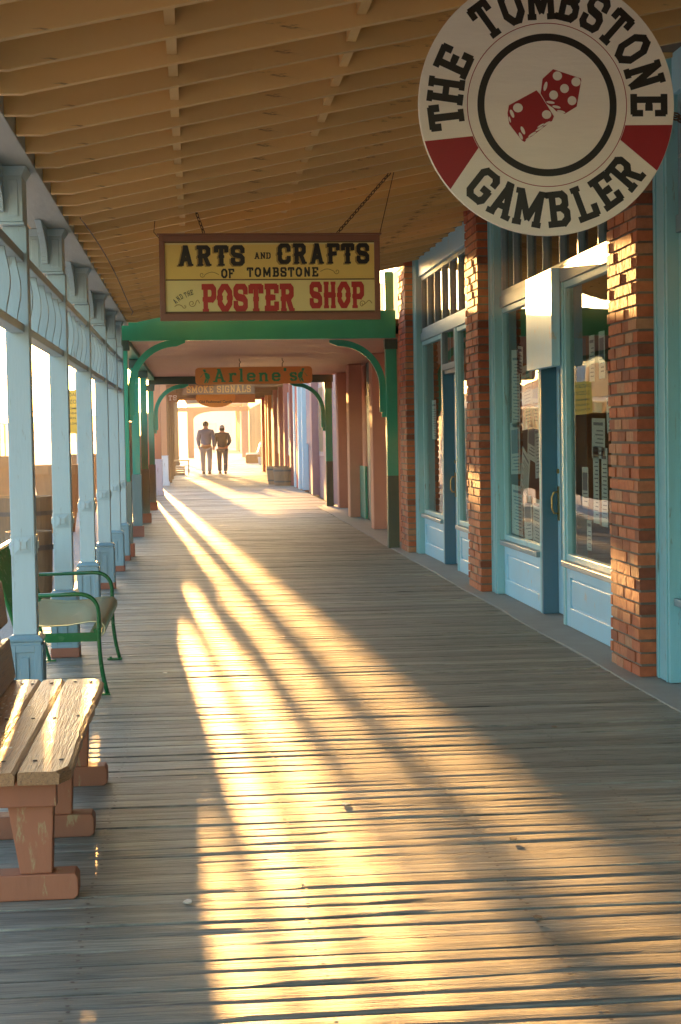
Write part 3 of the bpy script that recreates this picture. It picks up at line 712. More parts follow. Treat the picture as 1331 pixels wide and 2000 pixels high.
dpoly(b, [(662, 440), (672, 372), (722, 328), (853, 370), (855, 380), (832, 500), (775, 534), (735, 522), (718, 505), (690, 488)], -.0016); b.build('dice', M_maroon, rs)
def pip(mb, x, y, rx, ry, ang=0):
    pts = []
    for i in range(18):
        a = 2*PI*i/18; p, q = rx*math.cos(a), ry*math.sin(a); c, s_ = math.cos(R(ang)), math.sin(R(ang))
        pts.append((x+p*c-q*s_, y+p*s_+q*c))
    dpoly(mb, pts, -.0022)
b = MB()
for p in ((742, 359, 22, 21), (830, 386, 22, 21), (775, 417, 21, 21), (723, 447, 21, 21), (810, 473, 21, 21), (554, 506, 23, 21), (689, 537, 22, 20),
          (685, 407, 8, 22, 15), (708, 481, 20, 6, 8), (736, 502, 20, 6, 12), (758, 524, 20, 6, 14), (526, 533, 8, 20, -22), (576, 610, 8, 20, -24), (566, 636, 7, 18, -24),
          (620, 628, 22, 5, -32), (655, 602, 22, 5, -30), (690, 578, 20, 5, -28), (600, 648, 14, 4, -34), (660, 588, 18, 4, -30), (515, 560, 4, 14, -15)): pip(b, *p)
b.build('pip', M_white, rs)
for (px_, pz_) in ((-.24, .39), (.24, .39)): chain(rs, (px_, .01, pz_), (px_, .01, rz(1.272+px_)+.02-2.510))
ch = chain(rs, (RS*.985, .010, -.030), (1.14, .010, -.155), sag=.02)
chain(rs, (RS*.985, .012, -.034), (1.12, .012, -.30), sag=.03)

# ---- arts and crafts sign
W_, H2 = 1.418, .545; ps = thing('hanging_sign', 'wide yellow hanging shop sign in a brown frame with black and red lettering', 'sign', (.502, 10.60, 2.098), R(-.0)); ps.rotation_euler = (0, R(.2), 0)
fr = MB(); fw = .028
fr.box(-W_/2, W_/2, -.02, .02, 0, .046); fr.box(-W_/2, W_/2, -.02, .02, H2-.040, H2); fr.box(-W_/2, -W_/2+.036, -.02, .02, .046, H2-.04); fr.box(W_/2-.036, W_/2, -.02, .02, .046, H2-.04)
fr.box(-W_/2-.012, W_/2+.012, -.03, .03, H2+.0005, H2+.010)
fr.build('frame', M_frame, ps, bevel=.003)
MB().box(-W_/2+.036, W_/2-.036, -.004, .012, .046, H2-.04).build('board', M_cream, ps)
SC = W_/1111.0
def sp(x, y): return ((x-628)*SC, (500-y)*SC*1.02)         # sign picture coordinates -> sign metres
x0, z0 = sp(104, 300); x1, z1 = sp(1158, 128)
MB().add([(x0, -.0048, z0), (x1, -.0048, z0), (x1, -.0048, z1), (x0, -.0048, z1)], [(0, 1, 2, 3)]).build('upper_board', M_yel, ps)
b = MB(); a, z = sp(103, 303); c, z2 = sp(1160, 297); b.box(a, c, -.008, -.005, z, z2); zt = H2-.04; b.box(-W_/2+.036, W_/2-.036, -.009, -.0045, zt-.010, zt-.001); b.box(-W_/2+.036, W_/2-.036, -.009, -.0045, .047, .058); b.build('divider', M_dark, ps)
def put(mb, text, xa, xb, yb, yt, layer, ox=0, oy=0, **kw):
    size = (yb-yt)*SC*1.035; wn = sum(GL[c][0] for c in text)+kw.get('track', .6)*(len(text)-1)
    xs_ = ((xb-xa)*SC)/(wn*size/10); cx, cz = sp((xa+xb)/2, yb)
    letters(mb, text, lambda u_, v_: (cx+u_+ox, -layer, cz+v_+oy), size, xs=xs_, **kw)
FA = dict(sw=2.5, spur=1.6, st=1.0, track=1.6)
for (mm, ly, ox, oy) in ((M_ochre, .0056, -.010, -.006), (M_black, .0064, 0, 0)):
    for a_ in (('ARTS', 165, 500, 232, 132), ('CRAFTS', 668, 1130, 224, 124)): b = MB(); put(b, *a_, ly, ox, oy, **FA); b.build('lettering', mm, ps)
b = MB(); put(b, 'AND', 548, 632, 199, 167, .0064, sw=2.0, serif=True, st=1.2); b.build('lettering', M_black, ps); b = MB(); put(b, 'OF', 380, 445, 293, 246, .0064, sw=2.3, serif=False); b.build('lettering', M_black, ps); b = MB(); put(b, 'TOMBSTONE', 510, 870, 288, 240, .0064, sw=2.3, serif=False, track=1.6)
b.build('lettering', M_black, ps)
b = MB(); put(b, 'POSTER', 282, 750, 457, 322, .0056, sw=2.7, spur=1.8, st=1.1, track=1.0); b.build('lettering', M_red, ps); b = MB(); put(b, 'SHOP', 826, 1100, 444, 314, .0056, sw=2.7, spur=1.8, st=1.1, track=1.0); b.build('lettering', M_red, ps)
for ch_, (xx, yy), an in zip('ANDTHE', ((148, 405), (164, 391), (179, 381), (201, 373), (216, 366), (231, 361)), (42, 36, 30, 20, 14, 10)):
    b = MB(); cx, cz = sp(xx, yy); ca, sa = math.cos(R(an)), math.sin(R(an)); s_ = .036
    letters(b, ch_, lambda u_, v_: (cx+u_*ca-(v_-s_/2)*sa, -.0056, cz+u_*sa+(v_-s_/2)*ca), s_, sw=1.5, xs=.62, serif=False); b.build('lettering', M_black, ps)
def swirl(mb, cx, cy, r0, turns, dirx=1, tail=60, a0=0):     # painted scroll line with a curl at its end
    pts = []
    for i in range(30):
        t_ = i/29; a = a0+turns*2*PI*t_; r_ = r0*(1-t_*.8); pts.append((cx+dirx*r_*math.cos(a), cy+r_*math.sin(a)))
    tl = [(cx+dirx*(r0+tail*(1-i/8)), cy-r0*.9*math.sin(PI*(1-i/8))) for i in range(8)]; P = [Vector(sp(*p)) for p in tl+pts]
    for i in range(len(P)-1):
        dd_ = (P[i+1]-P[i]); 
        if dd_.length < 1e-6: continue
        nrm = Vector((-dd_.y, dd_.x)).normalized()*.0025; q = [P[i]-nrm, P[i+1]-nrm, P[i+1]+nrm, P[i]+nrm]
        mb.add([(v_.x, -.0052-.00001*i, v_.y) for v_ in q], [(0, 1, 2, 3)])
b = MB(); swirl(b, 285, 275, 14, 1.2, 1, 70); swirl(b, 965, 262, 14, 1.2, -1, 70); swirl(b, 232, 415, 18, 1.3, 1, 20); swirl(b, 1095, 420, 16, 1.3, 1, 30, 2); swirl(b, 195, 430, 10, 1, -1, 40); b.build('scrollwork', M_ochre, ps)
chain(ps, (-.42, 0, H2+.01), (-.475, 0, rz(.03)+.03-2.098)); chain(ps, (.435, 0, H2+.01), (.79, .05, rz(1.28)+.02-2.098))
b = MB(); b.tube([(-.705, 0, H2-.02), (-.74, 0, H2+.02), (-.73, 0, H2+.11)], .003, 5); b.tube([(.705, 0, H2-.02), (.82, .1, rz(1.33)+.02-2.098)], .003, 5); b.build('wire', M_chain, ps)

# ------------------------------------------------------------------ green porch
gp = thing('green_porch', 'bright green porch beam and flat pink ceiling over the boardwalk', 'roof', (0, 19.1, 0))
MB().box(-.86, 2.36, 0, .14, 2.478, 2.80).build('front_beam', M_green, gp, bevel=.005)
MB().box(-.86, 2.62, 11.9, 12.02, 2.36, 2.62).build('back_beam', M_dgreen, gp, bevel=.005)
b = MB(); yy = .142
while yy < 11.88:
    b.box(-.74, 2.95, yy, min(yy+.088, 11.89), 2.502+rng.uniform(0, .0015), 2.53); yy += .0925
b.build('ceiling', M_pinkc, gp)
MB().box(2.24, 2.345, .02, .12, 2.803, 3.25).build('upper_post', M_green, gp, bevel=.004)
MB().box(-.90, -.742, .142, 11.89, 2.44, 2.62).build('side_beam', M_green, gp, bevel=.004)
MB().box(-1.2, 3.0, .05, 12.0, 2.63, 2.70).build('roof_slab', M_dgreen, gp)
def arch(t, sgn, axis='x', m=None, R_=.56, name='arch_brace'):
    A = []; B = []; thk = .075
    for i in range(15):
        a = (PI/2)*i/14; c, s_ = math.cos(a), math.sin(a)
        A.append((sgn*(R_-R_*c), R_*s_)); B.append((sgn*(R_-(R_-thk)*c), (R_-thk)*s_))
    A = [(sgn*0, -.30)]+A+[(sgn*(R_+.10), R_)]; B = [(sgn*thk, -.30)]+B+[(sgn*(R_+.10), R_-thk*.45)]
    b = MB(); b.strip(A, B, -.02, .02, 'y'); b.box(min(0, sgn*.05), max(0, sgn*.05), -.0215, .0215, -.36, -.301)
    o = b.build(name, m or M_green, t)
    if axis == 'y': o.rotation_euler = (0, 0, PI/2)
    return o
def green_post(x, y, label, plinth=True, wide=.052, ztop=2.44, arches=(), lower=.86):
    t = thing('green_porch_post', label, 'post', (x, y, 0), group='green porch posts')
    z0 = 0
    if plinth: MB().box(-.085, .085, -.085, .085, 0, .15).build('plinth', M_plinth, t, bevel=.004); z0 = .15
    MB().frust(-.066, .066, -.066, .066, z0, -.066, .066, -.066, .066, lower).build('base', M_dgreen if not plinth else M_ped2, t, bevel=.004)
    MB().box(-wide, wide, -wide, wide, lower, ztop-.12).build('shaft', M_green, t, bevel=.004)
    MB().box(-.075, .075, -.075, .075, ztop-.12, ztop-.002).build('cap', M_dgreen, t, bevel=.004)
    for (sg, ax) in arches:
        o = arch(t, sg, ax); o.location = (sg*wide if ax == 'x' else 0, wide*sg if ax == 'y' else 0, ztop-.56)
    return t
M_ped2 = mat('grey_green_paint', (0.17, 0.21, 0.19), 0.5, 0.15, 7, gV, 0.1)
G0 = green_post(-.805, 18.95, 'green porch post with arched brace at the left front corner of the green porch', arches=((1, 'x'),), ztop=2.475)
G1 = green_post(-.815, 22.75, 'second green porch post from the front beam, on the street side', arches=((1, 'y'),))
dup(G1, (-.815, 26.5, 0), 'third green porch post from the front beam, on the street side')
green_post(-.82, 31.05, 'green porch post with arched brace at the left rear corner of the green porch', arches=((1, 'x'),), ztop=2.36)
green_post(2.325, 19.35, 'green porch post beside the far brick pier, lower part dark green', plinth=False, wide=.065, ztop=2.475, arches=((-1, 'x'),))
green_post(2.525, 31.05, 'green porch post against the pink wall at the right rear corner of the porch', plinth=False, wide=.065, ztop=2.36, arches=((-1, 'x'),))
# street-side boards added to block the low sun from the deck
nb = thing('sun_block_board', 'long brown board on legs added to block low sun beside the green porch posts', 'board', (-1.06, 24.0, 0))
MB().box(-.02, .02, -.6, 10.4, .30, 1.40).build('board', M_brown, nb)
for yy in (.3, 3.4, 6.6, 9.8): MB().box(-.045, -.021, yy-.03, yy+.03, -.15, 1.35).build('leg', M_brown, nb)
MB().box(-.02, .02, -.6, 4.0, 1.402, 1.62).build('cap_board', M_brown, nb)  # extra height added to hold back the left sun streaks
nb = thing('hoarding', 'beige and orange board hoarding sized to block low sun before the thick white-based post', 'fence', (-1.10, 34.6, 0))  # hoarding height set to keep low sun off the middle deck
MB().box(-.02, .02, 0, 4.1, -.15, 1.25).build('lower_boards', M_orpost, nb); MB().box(-.03, .03, 0, 4.1, 1.252, 1.92).build('upper_boards', M_tan, nb)
# ---- Arlene's sign
ar = thing('name_sign', "orange hanging board with green lettering Arlene's under the pink ceiling", 'sign', (.878, 24.2, 2.125))
w2 = .86; h2 = .25; cr_ = .055; pts = []
for (cx, cz, a0) in ((w2-cr_, cr_, -90), (w2-cr_, h2-cr_, 0), (-w2+cr_, h2-cr_, 90), (-w2+cr_, cr_, 180)):
    for i in range(5): a = R(a0+22.5*i); pts.append((cx+cr_*math.cos(a), cz+cr_*math.sin(a)))
MB().prism(pts, -.012, .012, 'y').build('board', M_orng, ar)
b = MB(); letters(b, "Arlene's", lambda u_, v_: (u_+.02, -.0135, .035+v_), .195, sw=1.7, xs=1.08, track=1.5, st=1.0); b.build('lettering', M_sgreen, ar)
b = MB()
for sg in (-1, 1):                                           # little bent flute player emblems
    def K(p, q): return (sg*(.70-p), -.0135, .125+q)
    for pl in ([(-.05, .095), (-.01, .10), (0, .06), (-.03, .055)], [(-.03, .052), (.01, .05), (.05, .02), (.055, -.03), (.02, -.055), (-.01, -.03)],
               [(.02, -.057), (.045, -.04), (.02, -.10), (0, -.10)], [(-.012, -.032), (.016, -.057), (-.02, -.105), (-.035, -.10)], [(-.03, .05), (-.034, .042), (-.08, -.02), (-.088, -.014)]):
        b.poly([K(*p) for p in pl])
b.build('emblem', M_sgreen, ar)
b = MB()
for hx in (-.21, .42): b.tube([(hx, 0, .25), (hx, 0, .30), (hx+.02, 0, .325), (hx, 0, .345), (hx, 0, .376)], .006, 6)
b.build('hook', M_chain, ar)

# ---- pink stucco building
pk = thing('pink_building', 'pink stucco building with square pilasters beside the green porch', 'building', (0, 0, 0))
b = MB(); b.box(2.80, 3.1, 19.15, 31.5, 0, 3.6); b.build('wall', M_pink, pk)
for (x, y0, y1, x1) in ((2.50, 20.3, 20.75, 2.83), (2.50, 23.10, 23.46, 2.83), (2.50, 26.66, 27.05, 2.72), (2.62, 30.12, 30.5, 2.83)):
    MB().box(x, x1, y0, y1, 0, 2.50).build('pilaster', M_pink, pk, bevel=.015)
w = MB(); w.box(2.70, 2.80, 25.05, 25.75, .0, 2.48); w.build('door', M_dgreen, pk); w = MB().box(2.66, 2.70, 25.8, 26.6, .02, .85); w.build('wainscot_panel', M_green, pk)
MB().box(2.66, 2.70, 25.05, 25.12, 1.95, 2.05).build('lamp', M_tin, pk)
MB().box(2.40, 2.80, 19.15, 31.5, -.03, .008).build('step', M_conc, pk)

# ------------------------------------------------------------------ street-side row beyond: thick posts
def thick_post(x, y, h, m_up, m_lo, lo, label, group, hw=.135):
    t = thing('thick_porch_post', label, 'post', (x, y, 0), group=group)
    MB().box(-hw, hw, -hw, hw, lo, h).build('shaft', m_up, t, bevel=.008)
    p = MB(); p.box(-hw-.02, hw+.02, -hw-.02, hw+.02, .12, lo-.001); p.box(-hw-.045, hw+.045, -hw-.045, hw+.045, 0, .119)
    p.build('base', m_lo, t, bevel=.006); return t
thick_post(-.92, 39.2, 3.7, M_orpost, M_wpost, .86, 'thick orange porch post with white base just beyond the green porch', 'orange posts with white bases', .11)
thick_post(-.91, 46.9, 3.7, M_orpost, M_wpost, .86, 'second orange porch post with white base, just before the brown porch', 'orange posts with white bases', .11)
b = MB(); b.box(-1.08, -.78, 38.9, 47.1, 3.7, 3.95); tag(b.build('porch_beam', M_orpost), 'orange beam lying across the white-based posts', 'beam')
bp_ = None
for i, yv in enumerate((50.0, 54.4, 58.8, 63.0)):
    if bp_ is None: bp_ = thick_post(-.93, yv, 2.99, M_brown, M_brown, .5, 'brown porch post at the front of the dark brown porch', 'brown porch posts', .15)
    else: dup(bp_, (-.93, yv, 0), 'brown porch post, %s along the dark brown porch' % ('second', 'third', 'last')[i-1])
br_ = thing('brown_porch', 'dark brown board porch ceiling behind the hanging signs', 'roof', (0, 48, 0))
MB().box(-1.0, 3.3, 0, 16, 3.12, 3.22).build('ceiling', M_brown, br_)
for i in range(6): MB().box(-1.0, 3.0, i*3.15, i*3.15+.12, 2.80, 3.12).build('cross_beam', M_brown, br_)
MB().box(-1.0, 3.0, -.35, -.02, 3.0, 3.45).build('fascia', M_brown, br_)

# hanging signs in the distance
def board(name, label, x0, x1, z0, z1, Y, mb_, text, mt, size, sw=1.9, serif=True, xs=1.0, track=1.0, frame=None, zc=None, n=1):
    t = thing(name, label, 'sign', ((x0+x1)/2, Y, z0))
    w_ = (x1-x0)/2; MB().box(-w_, w_, -.02, .02, 0, z1-z0).build('board', mb_, t)
    if frame: 
        f = MB(); f.box(-w_-.02, w_+.02, -.03, .03, z1-z0, z1-z0+.03); f.box(-w_-.02, w_+.02, -.03, .03, -.03, 0); f.box(-w_-.03, -w_, -.03, .03, 0, z1-z0); f.box(w_, w_+.03, -.03, .03, 0, z1-z0); f.build('frame', frame, t)
    if text:
        b = MB(); letters(b, text, lambda u_, v_: (u_, -.0215, (z1-z0)/2-size/2+v_), size, sw=sw, serif=serif, xs=xs, track=track, res=5); b.build('lettering', mt, t)
    c = MB(); 
    for hx in (-w_*.7, w_*.7): c.tube([(hx, 0, z1-z0), (hx, 0, 3.12-z0)], .008, 5)
    c.build('hanger', M_chain, t); return t
board('shop_sign', 'brown hanging board reading SMOKE SIGNALS in orange letters', -.34, 1.75, 2.60, 2.90, 47.85, M_brown, 'SMOKE SIGNALS', M_ochre2 if 'M_ochre2' in globals() else mat('orange_letter_paint', (0.70, 0.30, 0.05), 0.5, 0.1, 8), .21, xs=.78, track=.9)
board('shop_sign', 'yellow framed sign partly hidden behind the orange name board', -.30, .60, 2.92, 3.12, 47.5, M_cream, 'AND', M_black, .10, xs=.8, frame=M_orng)
ov = thing('shop_sign', 'orange oval hanging sign reading Old Fashioned Candy', 'sign', (.64, 50.0, 2.56))
pts = [(.60*math.cos(2*PI*i/40), .30*math.sin(2*PI*i/40)) for i in range(40)]
MB().prism(pts, -.02, .02, 'y').build('board', mat('candy_orange', (0.80, 0.26, 0.02), 0.4, 0.1, 5), ov)
bfont('Old Fashioned Candy', .115, (0, -.022, -.13), (PI/2, 0, 0), M_black, ov, bold=.002); 
c = MB()
for hx in (-.3, .3): c.tube([(hx, 0, .2), (hx, 0, .56)], .008, 5)
c.build('hanger', M_chain, ov)
board('shop_sign', 'tan hanging board with maroon marks right of the candy sign', 1.15, 1.95, 2.45, 2.72, 53.0, M_orng, None, M_red, .2)
board('shop_sign', 'small dark board with white letters TS at the left of the brown porch', -.86, -.48, 2.45, 2.72, 50.6, M_brown, 'TS', M_wpost, .16)
board('shop_sign', 'long white sign strip with letters FOOD at the end of the brown porch', -.35, 2.1, 2.66, 2.80, 63.4, M_white, 'FOOD', M_ltblue, .11, xs=1.6, track=2)

# ------------------------------------------------------------------ right-hand shop row beyond the pink building
def facade(name, label, X, Y0, Y1, wallm, strips, H_=4.2):
    t = thing(name, label, 'building', (0, 0, 0))
    MB().box(X, X+3.0, Y0, Y1, -.15, H_).build('wall', wallm, t)
    for (nm, y0, y1, pr_, z0, z1, m_) in strips:
        MB().box(X-pr_, X-.0015, y0, y1, z0, z1).build(nm, m_, t, bevel=.006)
    return t
facade('shop_building', 'dusty pink shop with a purple arched window past the green porch', 2.80, 31.55, 41.0, M_mauve,
       [('pilaster', 33.6, 34.2, .14, 0, 3.2, M_mauve), ('window_frame', 34.9, 36.6, .05, .9, 2.5, M_purple), ('window_pane', 35.1, 36.4, .06, 1.0, 2.4, M_dark), ('pilaster', 37.25, 37.8, .16, 0, 3.2, M_mauve),
        ('corner_trim', 37.85, 38.05, .12, 0, 3.2, M_ltblue), ('window_frame', 38.6, 40.2, .08, 1.15, 2.6, M_purple), ('corner_trim', 40.75, 40.98, .15, 0, 3.2, M_ltblue)])
facade('shop_building', 'red shop front with pale blue corner boards behind the barrel planters', 2.72, 41.05, 50.0, M_redw,
       [('corner_trim', 41.5, 41.9, .12, 0, 3.2, M_ltblue), ('pilaster', 42.4, 43.0, .10, 0, 3.2, M_redp), ('corner_trim', 43.2, 43.7, .12, 0, 3.2, M_ltblue), ('pilaster', 44.6, 45.2, .14, 0, 3.2, M_redw),
        ('window_frame', 45.6, 47.2, .06, .8, 2.6, M_wpost), ('pilaster', 47.6, 48.2, .14, 0, 3.2, M_redw), ('window_frame', 48.5, 49.6, .06, .8, 2.6, M_tan)])
facade('shop_building', 'narrow shop front of tan boards and orange pilasters beyond the red shop', 2.72, 50.05, 64.0, M_tan,
       [('pilaster', 50.5, 51.0, .14, 0, 3.1, M_redw), ('window_frame', 51.5, 53.2, .06, .8, 2.6, M_wpost), ('pilaster', 54.0, 54.5, .14, 0, 3.1, M_redw), ('door_frame', 55.5, 57.0, .08, 0, 2.3, M_dgreen),
        ('pilaster', 58.2, 58.8, .14, 0, 3.1, M_orng), ('pilaster', 60.2, 60.8, .14, 0, 3.1, M_orng), ('corner_trim', 63.2, 63.95, .16, 0, 3.1, M_redp)])
st = [('board_batten', 65+i*1.5, 65.12+i*1.5, .05, 0, 3.2, M_tan) for i in range(30)]
facade('shop_building', 'long brown board building behind the far white bench', 3.62, 64.05, 112.0, M_brown, st, 4.0)
wp = thing('timber_porch', 'far timber porch frame with a wide beam behind the two walkers', 'roof', (0, 0, 0))
MB().box(-1.5, 3.6, 109.8, 110.2, 3.10, 3.38).build('beam', M_orpost, wp)
MB().box(-.50, -.10, 109.85, 110.15, -.1, 3.10).build('post', M_orpost, wp)
MB().box(3.1, 3.55, 109.85, 110.15, -.1, 3.10).build('post', M_mauve, wp)
b = MB(); A = [(-.10+1.5*(1-math.cos(a)), 2.55+.55*math.sin(a)) for a in [PI/2*i/8 for i in range(9)]]; B = [(p[0]-.02, 3.099) if True else 0 for p in A]
b.strip(A, B, 109.9, 110.1, 'y'); b.build('arch_brace', M_orpost, wp)
thick_post(-1.05, 82.0, 3.4, M_brown, M_brown, .4, 'solitary brown timber post left of the walkers, far away', 'brown porch posts', .22)
thick_post(-1.25, 96.0, 3.4, M_brown, M_brown, .4, 'farthest brown timber post on the street side', 'brown porch posts', .2)
fb = thing('far_building', 'far pink and red building front across the cross street', 'building', (0, 0, 0))
MB().box(5.3, 9, 150, 190, -.15, 4.6).build('wall', M_mauve, fb)
for i, (y0, m_) in enumerate(((150.5, M_mauve), (156, M_redw), (162, M_wpost), (168, M_redw), (175, M_mauve), (182, M_orng))):
    MB().box(4.4+.02*i, 5.299, y0, y0+1.6, -.15, 4.4).build('pilaster', m_, fb)
MB().box(2.2, 5.3, 150, 190, 4.4, 4.7).build('awning', M_mauve, fb)
fc = thing('far_building', 'pale plastered building closing the far end of the street', 'building', (0, 0, 0))
MB().box(-1.2, 6.5, 240, 252, -.15, 6.5).build('wall', M_plaster, fc); MB().box(-1.5, 6.8, 239.6, 240, 6.5, 7).build('cornice', M_wpost, fc)
for i in range(3): MB().box(.0+i*2.1, 1.0+i*2.1, 239.9, 239.999, 1, 3.4).build('window', M_ped, fc)

# ------------------------------------------------------------------ green metal bench
gb = thing('metal_bench', 'green metal bench with slatted rod seat among the porch posts', 'bench', (0, 8.67, 0))
Lb = 1.39
def bz(pts, n_=8):                                           # quadratic bezier through three points
    p0, p1, p2 = [Vector(p) for p in pts]; return [(p0*(1-t)**2+p1*2*t*(1-t)+p2*t*t) for t in [i/n_ for i in range(n_+1)]]
for yy in (0, Lb):
    pth = [(-.965, yy, .535)]+bz([(-.64, yy, .540), (-.535, yy, .54), (-.527, yy, .44)])+bz([(-.527, yy, .40), (-.535, yy, .20), (-.50, yy, .05)])+[(-.490, yy, .012)]
    b = MB(); b.tube(pth, .0115, 8); b.build('arm', M_gbench, gb, smooth=True)
    b = MB(); b.box(-.565, -.475, yy-.018, yy+.018, .004, .014); b.tube([(-.545, yy, .014), (-.545, yy, .022)], .008, 6); b.build('foot_plate', M_gbench, gb)
    b = MB(); b.tube(bz([(-.99, yy, .30), (-.955, yy, .15), (-.915, yy, .012)]), .0115, 8); b.box(-.955, -.875, yy-.018, yy+.018, .004, .014); b.build('leg', M_gbench, gb)
    b = MB(); b.box(-.965, -.530, yy-.005, yy+.005, .288, .336); b.tube([(-.575, yy-.012, .312), (-.575, yy+.012, .312)], .009, 8); b.build('side_bar', M_gbench, gb)
    b = MB(); b.tube(bz([(-.945, yy, .30), (-.99, yy, .50), (-1.09, yy, .74)], 8)+[Vector((-1.12, yy, .755))], .012, 8); b.build('back_frame', M_gbench, gb)
b = MB(); y_ = .018
while y_ < Lb-.01:
    prof = [(-.945, .388), (-.80, .372), (-.68, .376), (-.58, .392)]
    for i in range(1, 12):
        a = PI/2-PI*1.35*i/11; prof.append((-.540+.042*math.cos(a)+.0, .350+.042*math.sin(a)))
    b.tube([(p, y_, q) for p, q in prof], .0048, 5, cap=False); y_ += .024
b.build('seat', M_rods, gb, smooth=True)
b = MB(); b.tube([(-.548, 0, .345), (-.548, Lb, .345)], .010, 8); b.tube([(-.945, 0, .378), (-.945, Lb, .378)], .010, 8); b.tube([(-1.11, 0, .75), (-1.11, Lb, .75)], .012, 8); b.build('rail', M_gbench, gb)
b = MB(); y_ = .018
while y_ < Lb-.01:
    b.tube(bz([(-.960, y_, .42), (-1.0, y_, .55), (-1.095, y_, .742)], 5), .0036, 5, cap=False); y_ += .024
b.build('backrest', M_gbench, gb, smooth=True)

# ------------------------------------------------------------------ wooden bench
M_bw = mat('worn_bench_wood', (0.38, 0.19, 0.08), 0.42, 0.6, 3, (34, 1.3, 34), 0.8, 7, chips=(0.13, 0.07, 0.04), chipamt=0.40, bdist=.005)
M_br = mat('faded_red_paint', (0.36, 0.125, 0.06), 0.65, 0.2, 6, (2, 2, .6), 0.4, 30, chips=(0.40, 0.25, 0.12), chipamt=0.39, bdist=.004)
M_chip = mat('flaked_white_paint', (0.62, 0.58, 0.50), 0.5, 0.1, 20)
wb = thing('wooden_bench', 'weathered wooden bench with worn seat planks and faded red legs', 'bench', (0, 0, 0))
def plank(mb, x0, x1, y0, y1, z0, z1, seed, round_=.02, rough_right=0.0):
    rg = random.Random(seed); n_ = 26; L1 = []; R1 = []
    for i in range(n_+1):
        t_ = i/n_; yy = y0+(y1-y0)*t_; cor = max(0, round_-min(t_, 1-t_)*(y1-y0))*.8
        L1.append((x0+rg.uniform(0, .0012)+cor*.1, yy)); R1.append((x1-rg.uniform(0, .0012+rough_right*(1 if 2 < i < n_-6 else .3))-cor*(1.2 if rough_right else .1), yy))
    vs = []; fs = []
    for (l, r_) in zip(L1, R1):
        zz = rg.uniform(-.001, .001)
        vs += [(l[0], l[1], z0), (l[0]-.0, l[1], z1-.005), (l[0]+.006, l[1], z1+zz), (r_[0]-.012, r_[1], z1+zz), (r_[0], r_[1], z1-.010), (r_[0]-.003, r_[1], z0)]
    for i in range(n_):
        for j in range(6): fs.append((i*6+j, i*6+(j+1) % 6, (i+1)*6+(j+1) % 6, (i+1)*6+j))
    fs += [tuple(range(6)), tuple(n_*6+j for j in range(6))[::-1]]
    mb.add(vs, fs)
for i, (a, c_, rr_) in enumerate(((-.750, -.6265, 0), (-.6235, -.533, 0), (-.5300, -.376, .009))):
    b = MB(); plank(b, a, c_, 4.70 + (.03 if i == 0 else 0), 6.53-.01*i, .366, .405, 11+i, .012 if i < 2 else .03, rr_); b.build('seat_plank', M_bw, wb)
b = MB()
for yv in (4.86, 5.62, 6.42):
    for xx in (-.70, -.66, -.58, -.49, -.42): b.lathe([(.007, .4045), (.007, .4075), (.003, .4085)], xx+rng.uniform(-.01, .01), yv+rng.uniform(-.015, .015), 8)
b.build('nail', M_bolt, wb)
b = MB(); rg = random.Random(5)
for i in range(70):
    cx, cy = rg.gauss(-.665, .035), rg.uniform(4.9, 6.2); cx = min(max(cx, -.735), -.55)
    if -.632 < cx < -.615: continue
    n_ = rg.randint(4, 6); s_ = rg.uniform(.003, .011)
    b.poly([(cx+s_*math.cos(2*PI*k/n_)*rg.uniform(.4, 1), cy+2.0*s_*math.sin(2*PI*k/n_)*rg.uniform(.4, 1), .4069+rg.uniform(0, .0006)) for k in range(n_)])
b.build('paint_flakes', M_chip, wb)
for yv in (4.86, 5.62, 6.44):
    tr = MB(); A0, A1 = yv-.035, yv+.035
    tr.prism([(-.95, .0), (-.385, .0), (-.371, .012), (-.371, .062), (-.380, .077), (-.95, .077)], A0-.01, A1+.01, 'y'); o = tr.build('foot', M_br, wb, bevel=.004)
    tr = MB(); tr.frust(-.540, -.447, A0, A1, .077, -.580, -.437, A0, A1, .330); tr.build('leg', M_br, wb, bevel=.004)
    tr = MB(); tr.box(-.74, -.425, A0-.045, A0-.001, .285, .3655); tr.build('cross_bar', M_br, wb, bevel=.004)
    tr = MB(); tr.prism([(-.80, .077), (-.72, .077), (-.80, .80), (-.85, .80)], A0+.005, A1-.005, 'y'); tr.build('back_support', M_br, wb, bevel=.004)
for (z0, z1, xx) in ((.40, .57, -.765), (.62, .80, -.79)):
    b = MB(); b.prism([(xx, z0), (xx+.034, z0+.008), (xx+.012, z1), (xx-.020, z1-.008)], 4.7, 6.58, 'y'); b.build('back_plank', M_bw, wb, bevel=.008)

# ------------------------------------------------------------------ barrels, pots, crates
def barrel(x, y, z, r, h, label, soil=True):
    t = thing('barrel_planter', label, 'planter', (x, y, z), group='wooden half barrels')
    b = MB(); n_ = 20; prof = [(r*.88, 0), (r*.96, h*.35), (r*1.0, h*.7), (r*1.0, h), (r*.93, h), (r*.92, h*.86)]
    b.lathe(prof, seg=24, cap=True); b.build('staves', M_barrel, t)
    for zz in (h*.18, h*.78):
        q = r*(.925 if zz < h*.5 else 1.006); MB().lathe([(q, zz), (q+.012, zz), (q+.012, zz+.045), (q, zz+.045)], seg=24, cap=False).build('hoop', M_hoop, t)
    MB().lathe([(r*.90, h*.88), (r*.4, h*.93), (.01, h*.95)], seg=20, cap=False).build('soil', M_soil, t)
    return t
barrel(2.42, 44.9, 0, .31, .50, 'wooden half barrel planter against the red shop front, nearer one')
barrel(2.30, 46.2, 0, .31, .51, 'wooden half barrel planter half hidden behind the nearer barrel')
barrel(-1.92, 17.9, -.15, .36, .90, 'tall weathered barrel on the gravel behind the nearest porch posts')
barrel(-1.45, 14.3, -.15, .20, .72, 'slim dark barrel at the deck edge between porch posts')
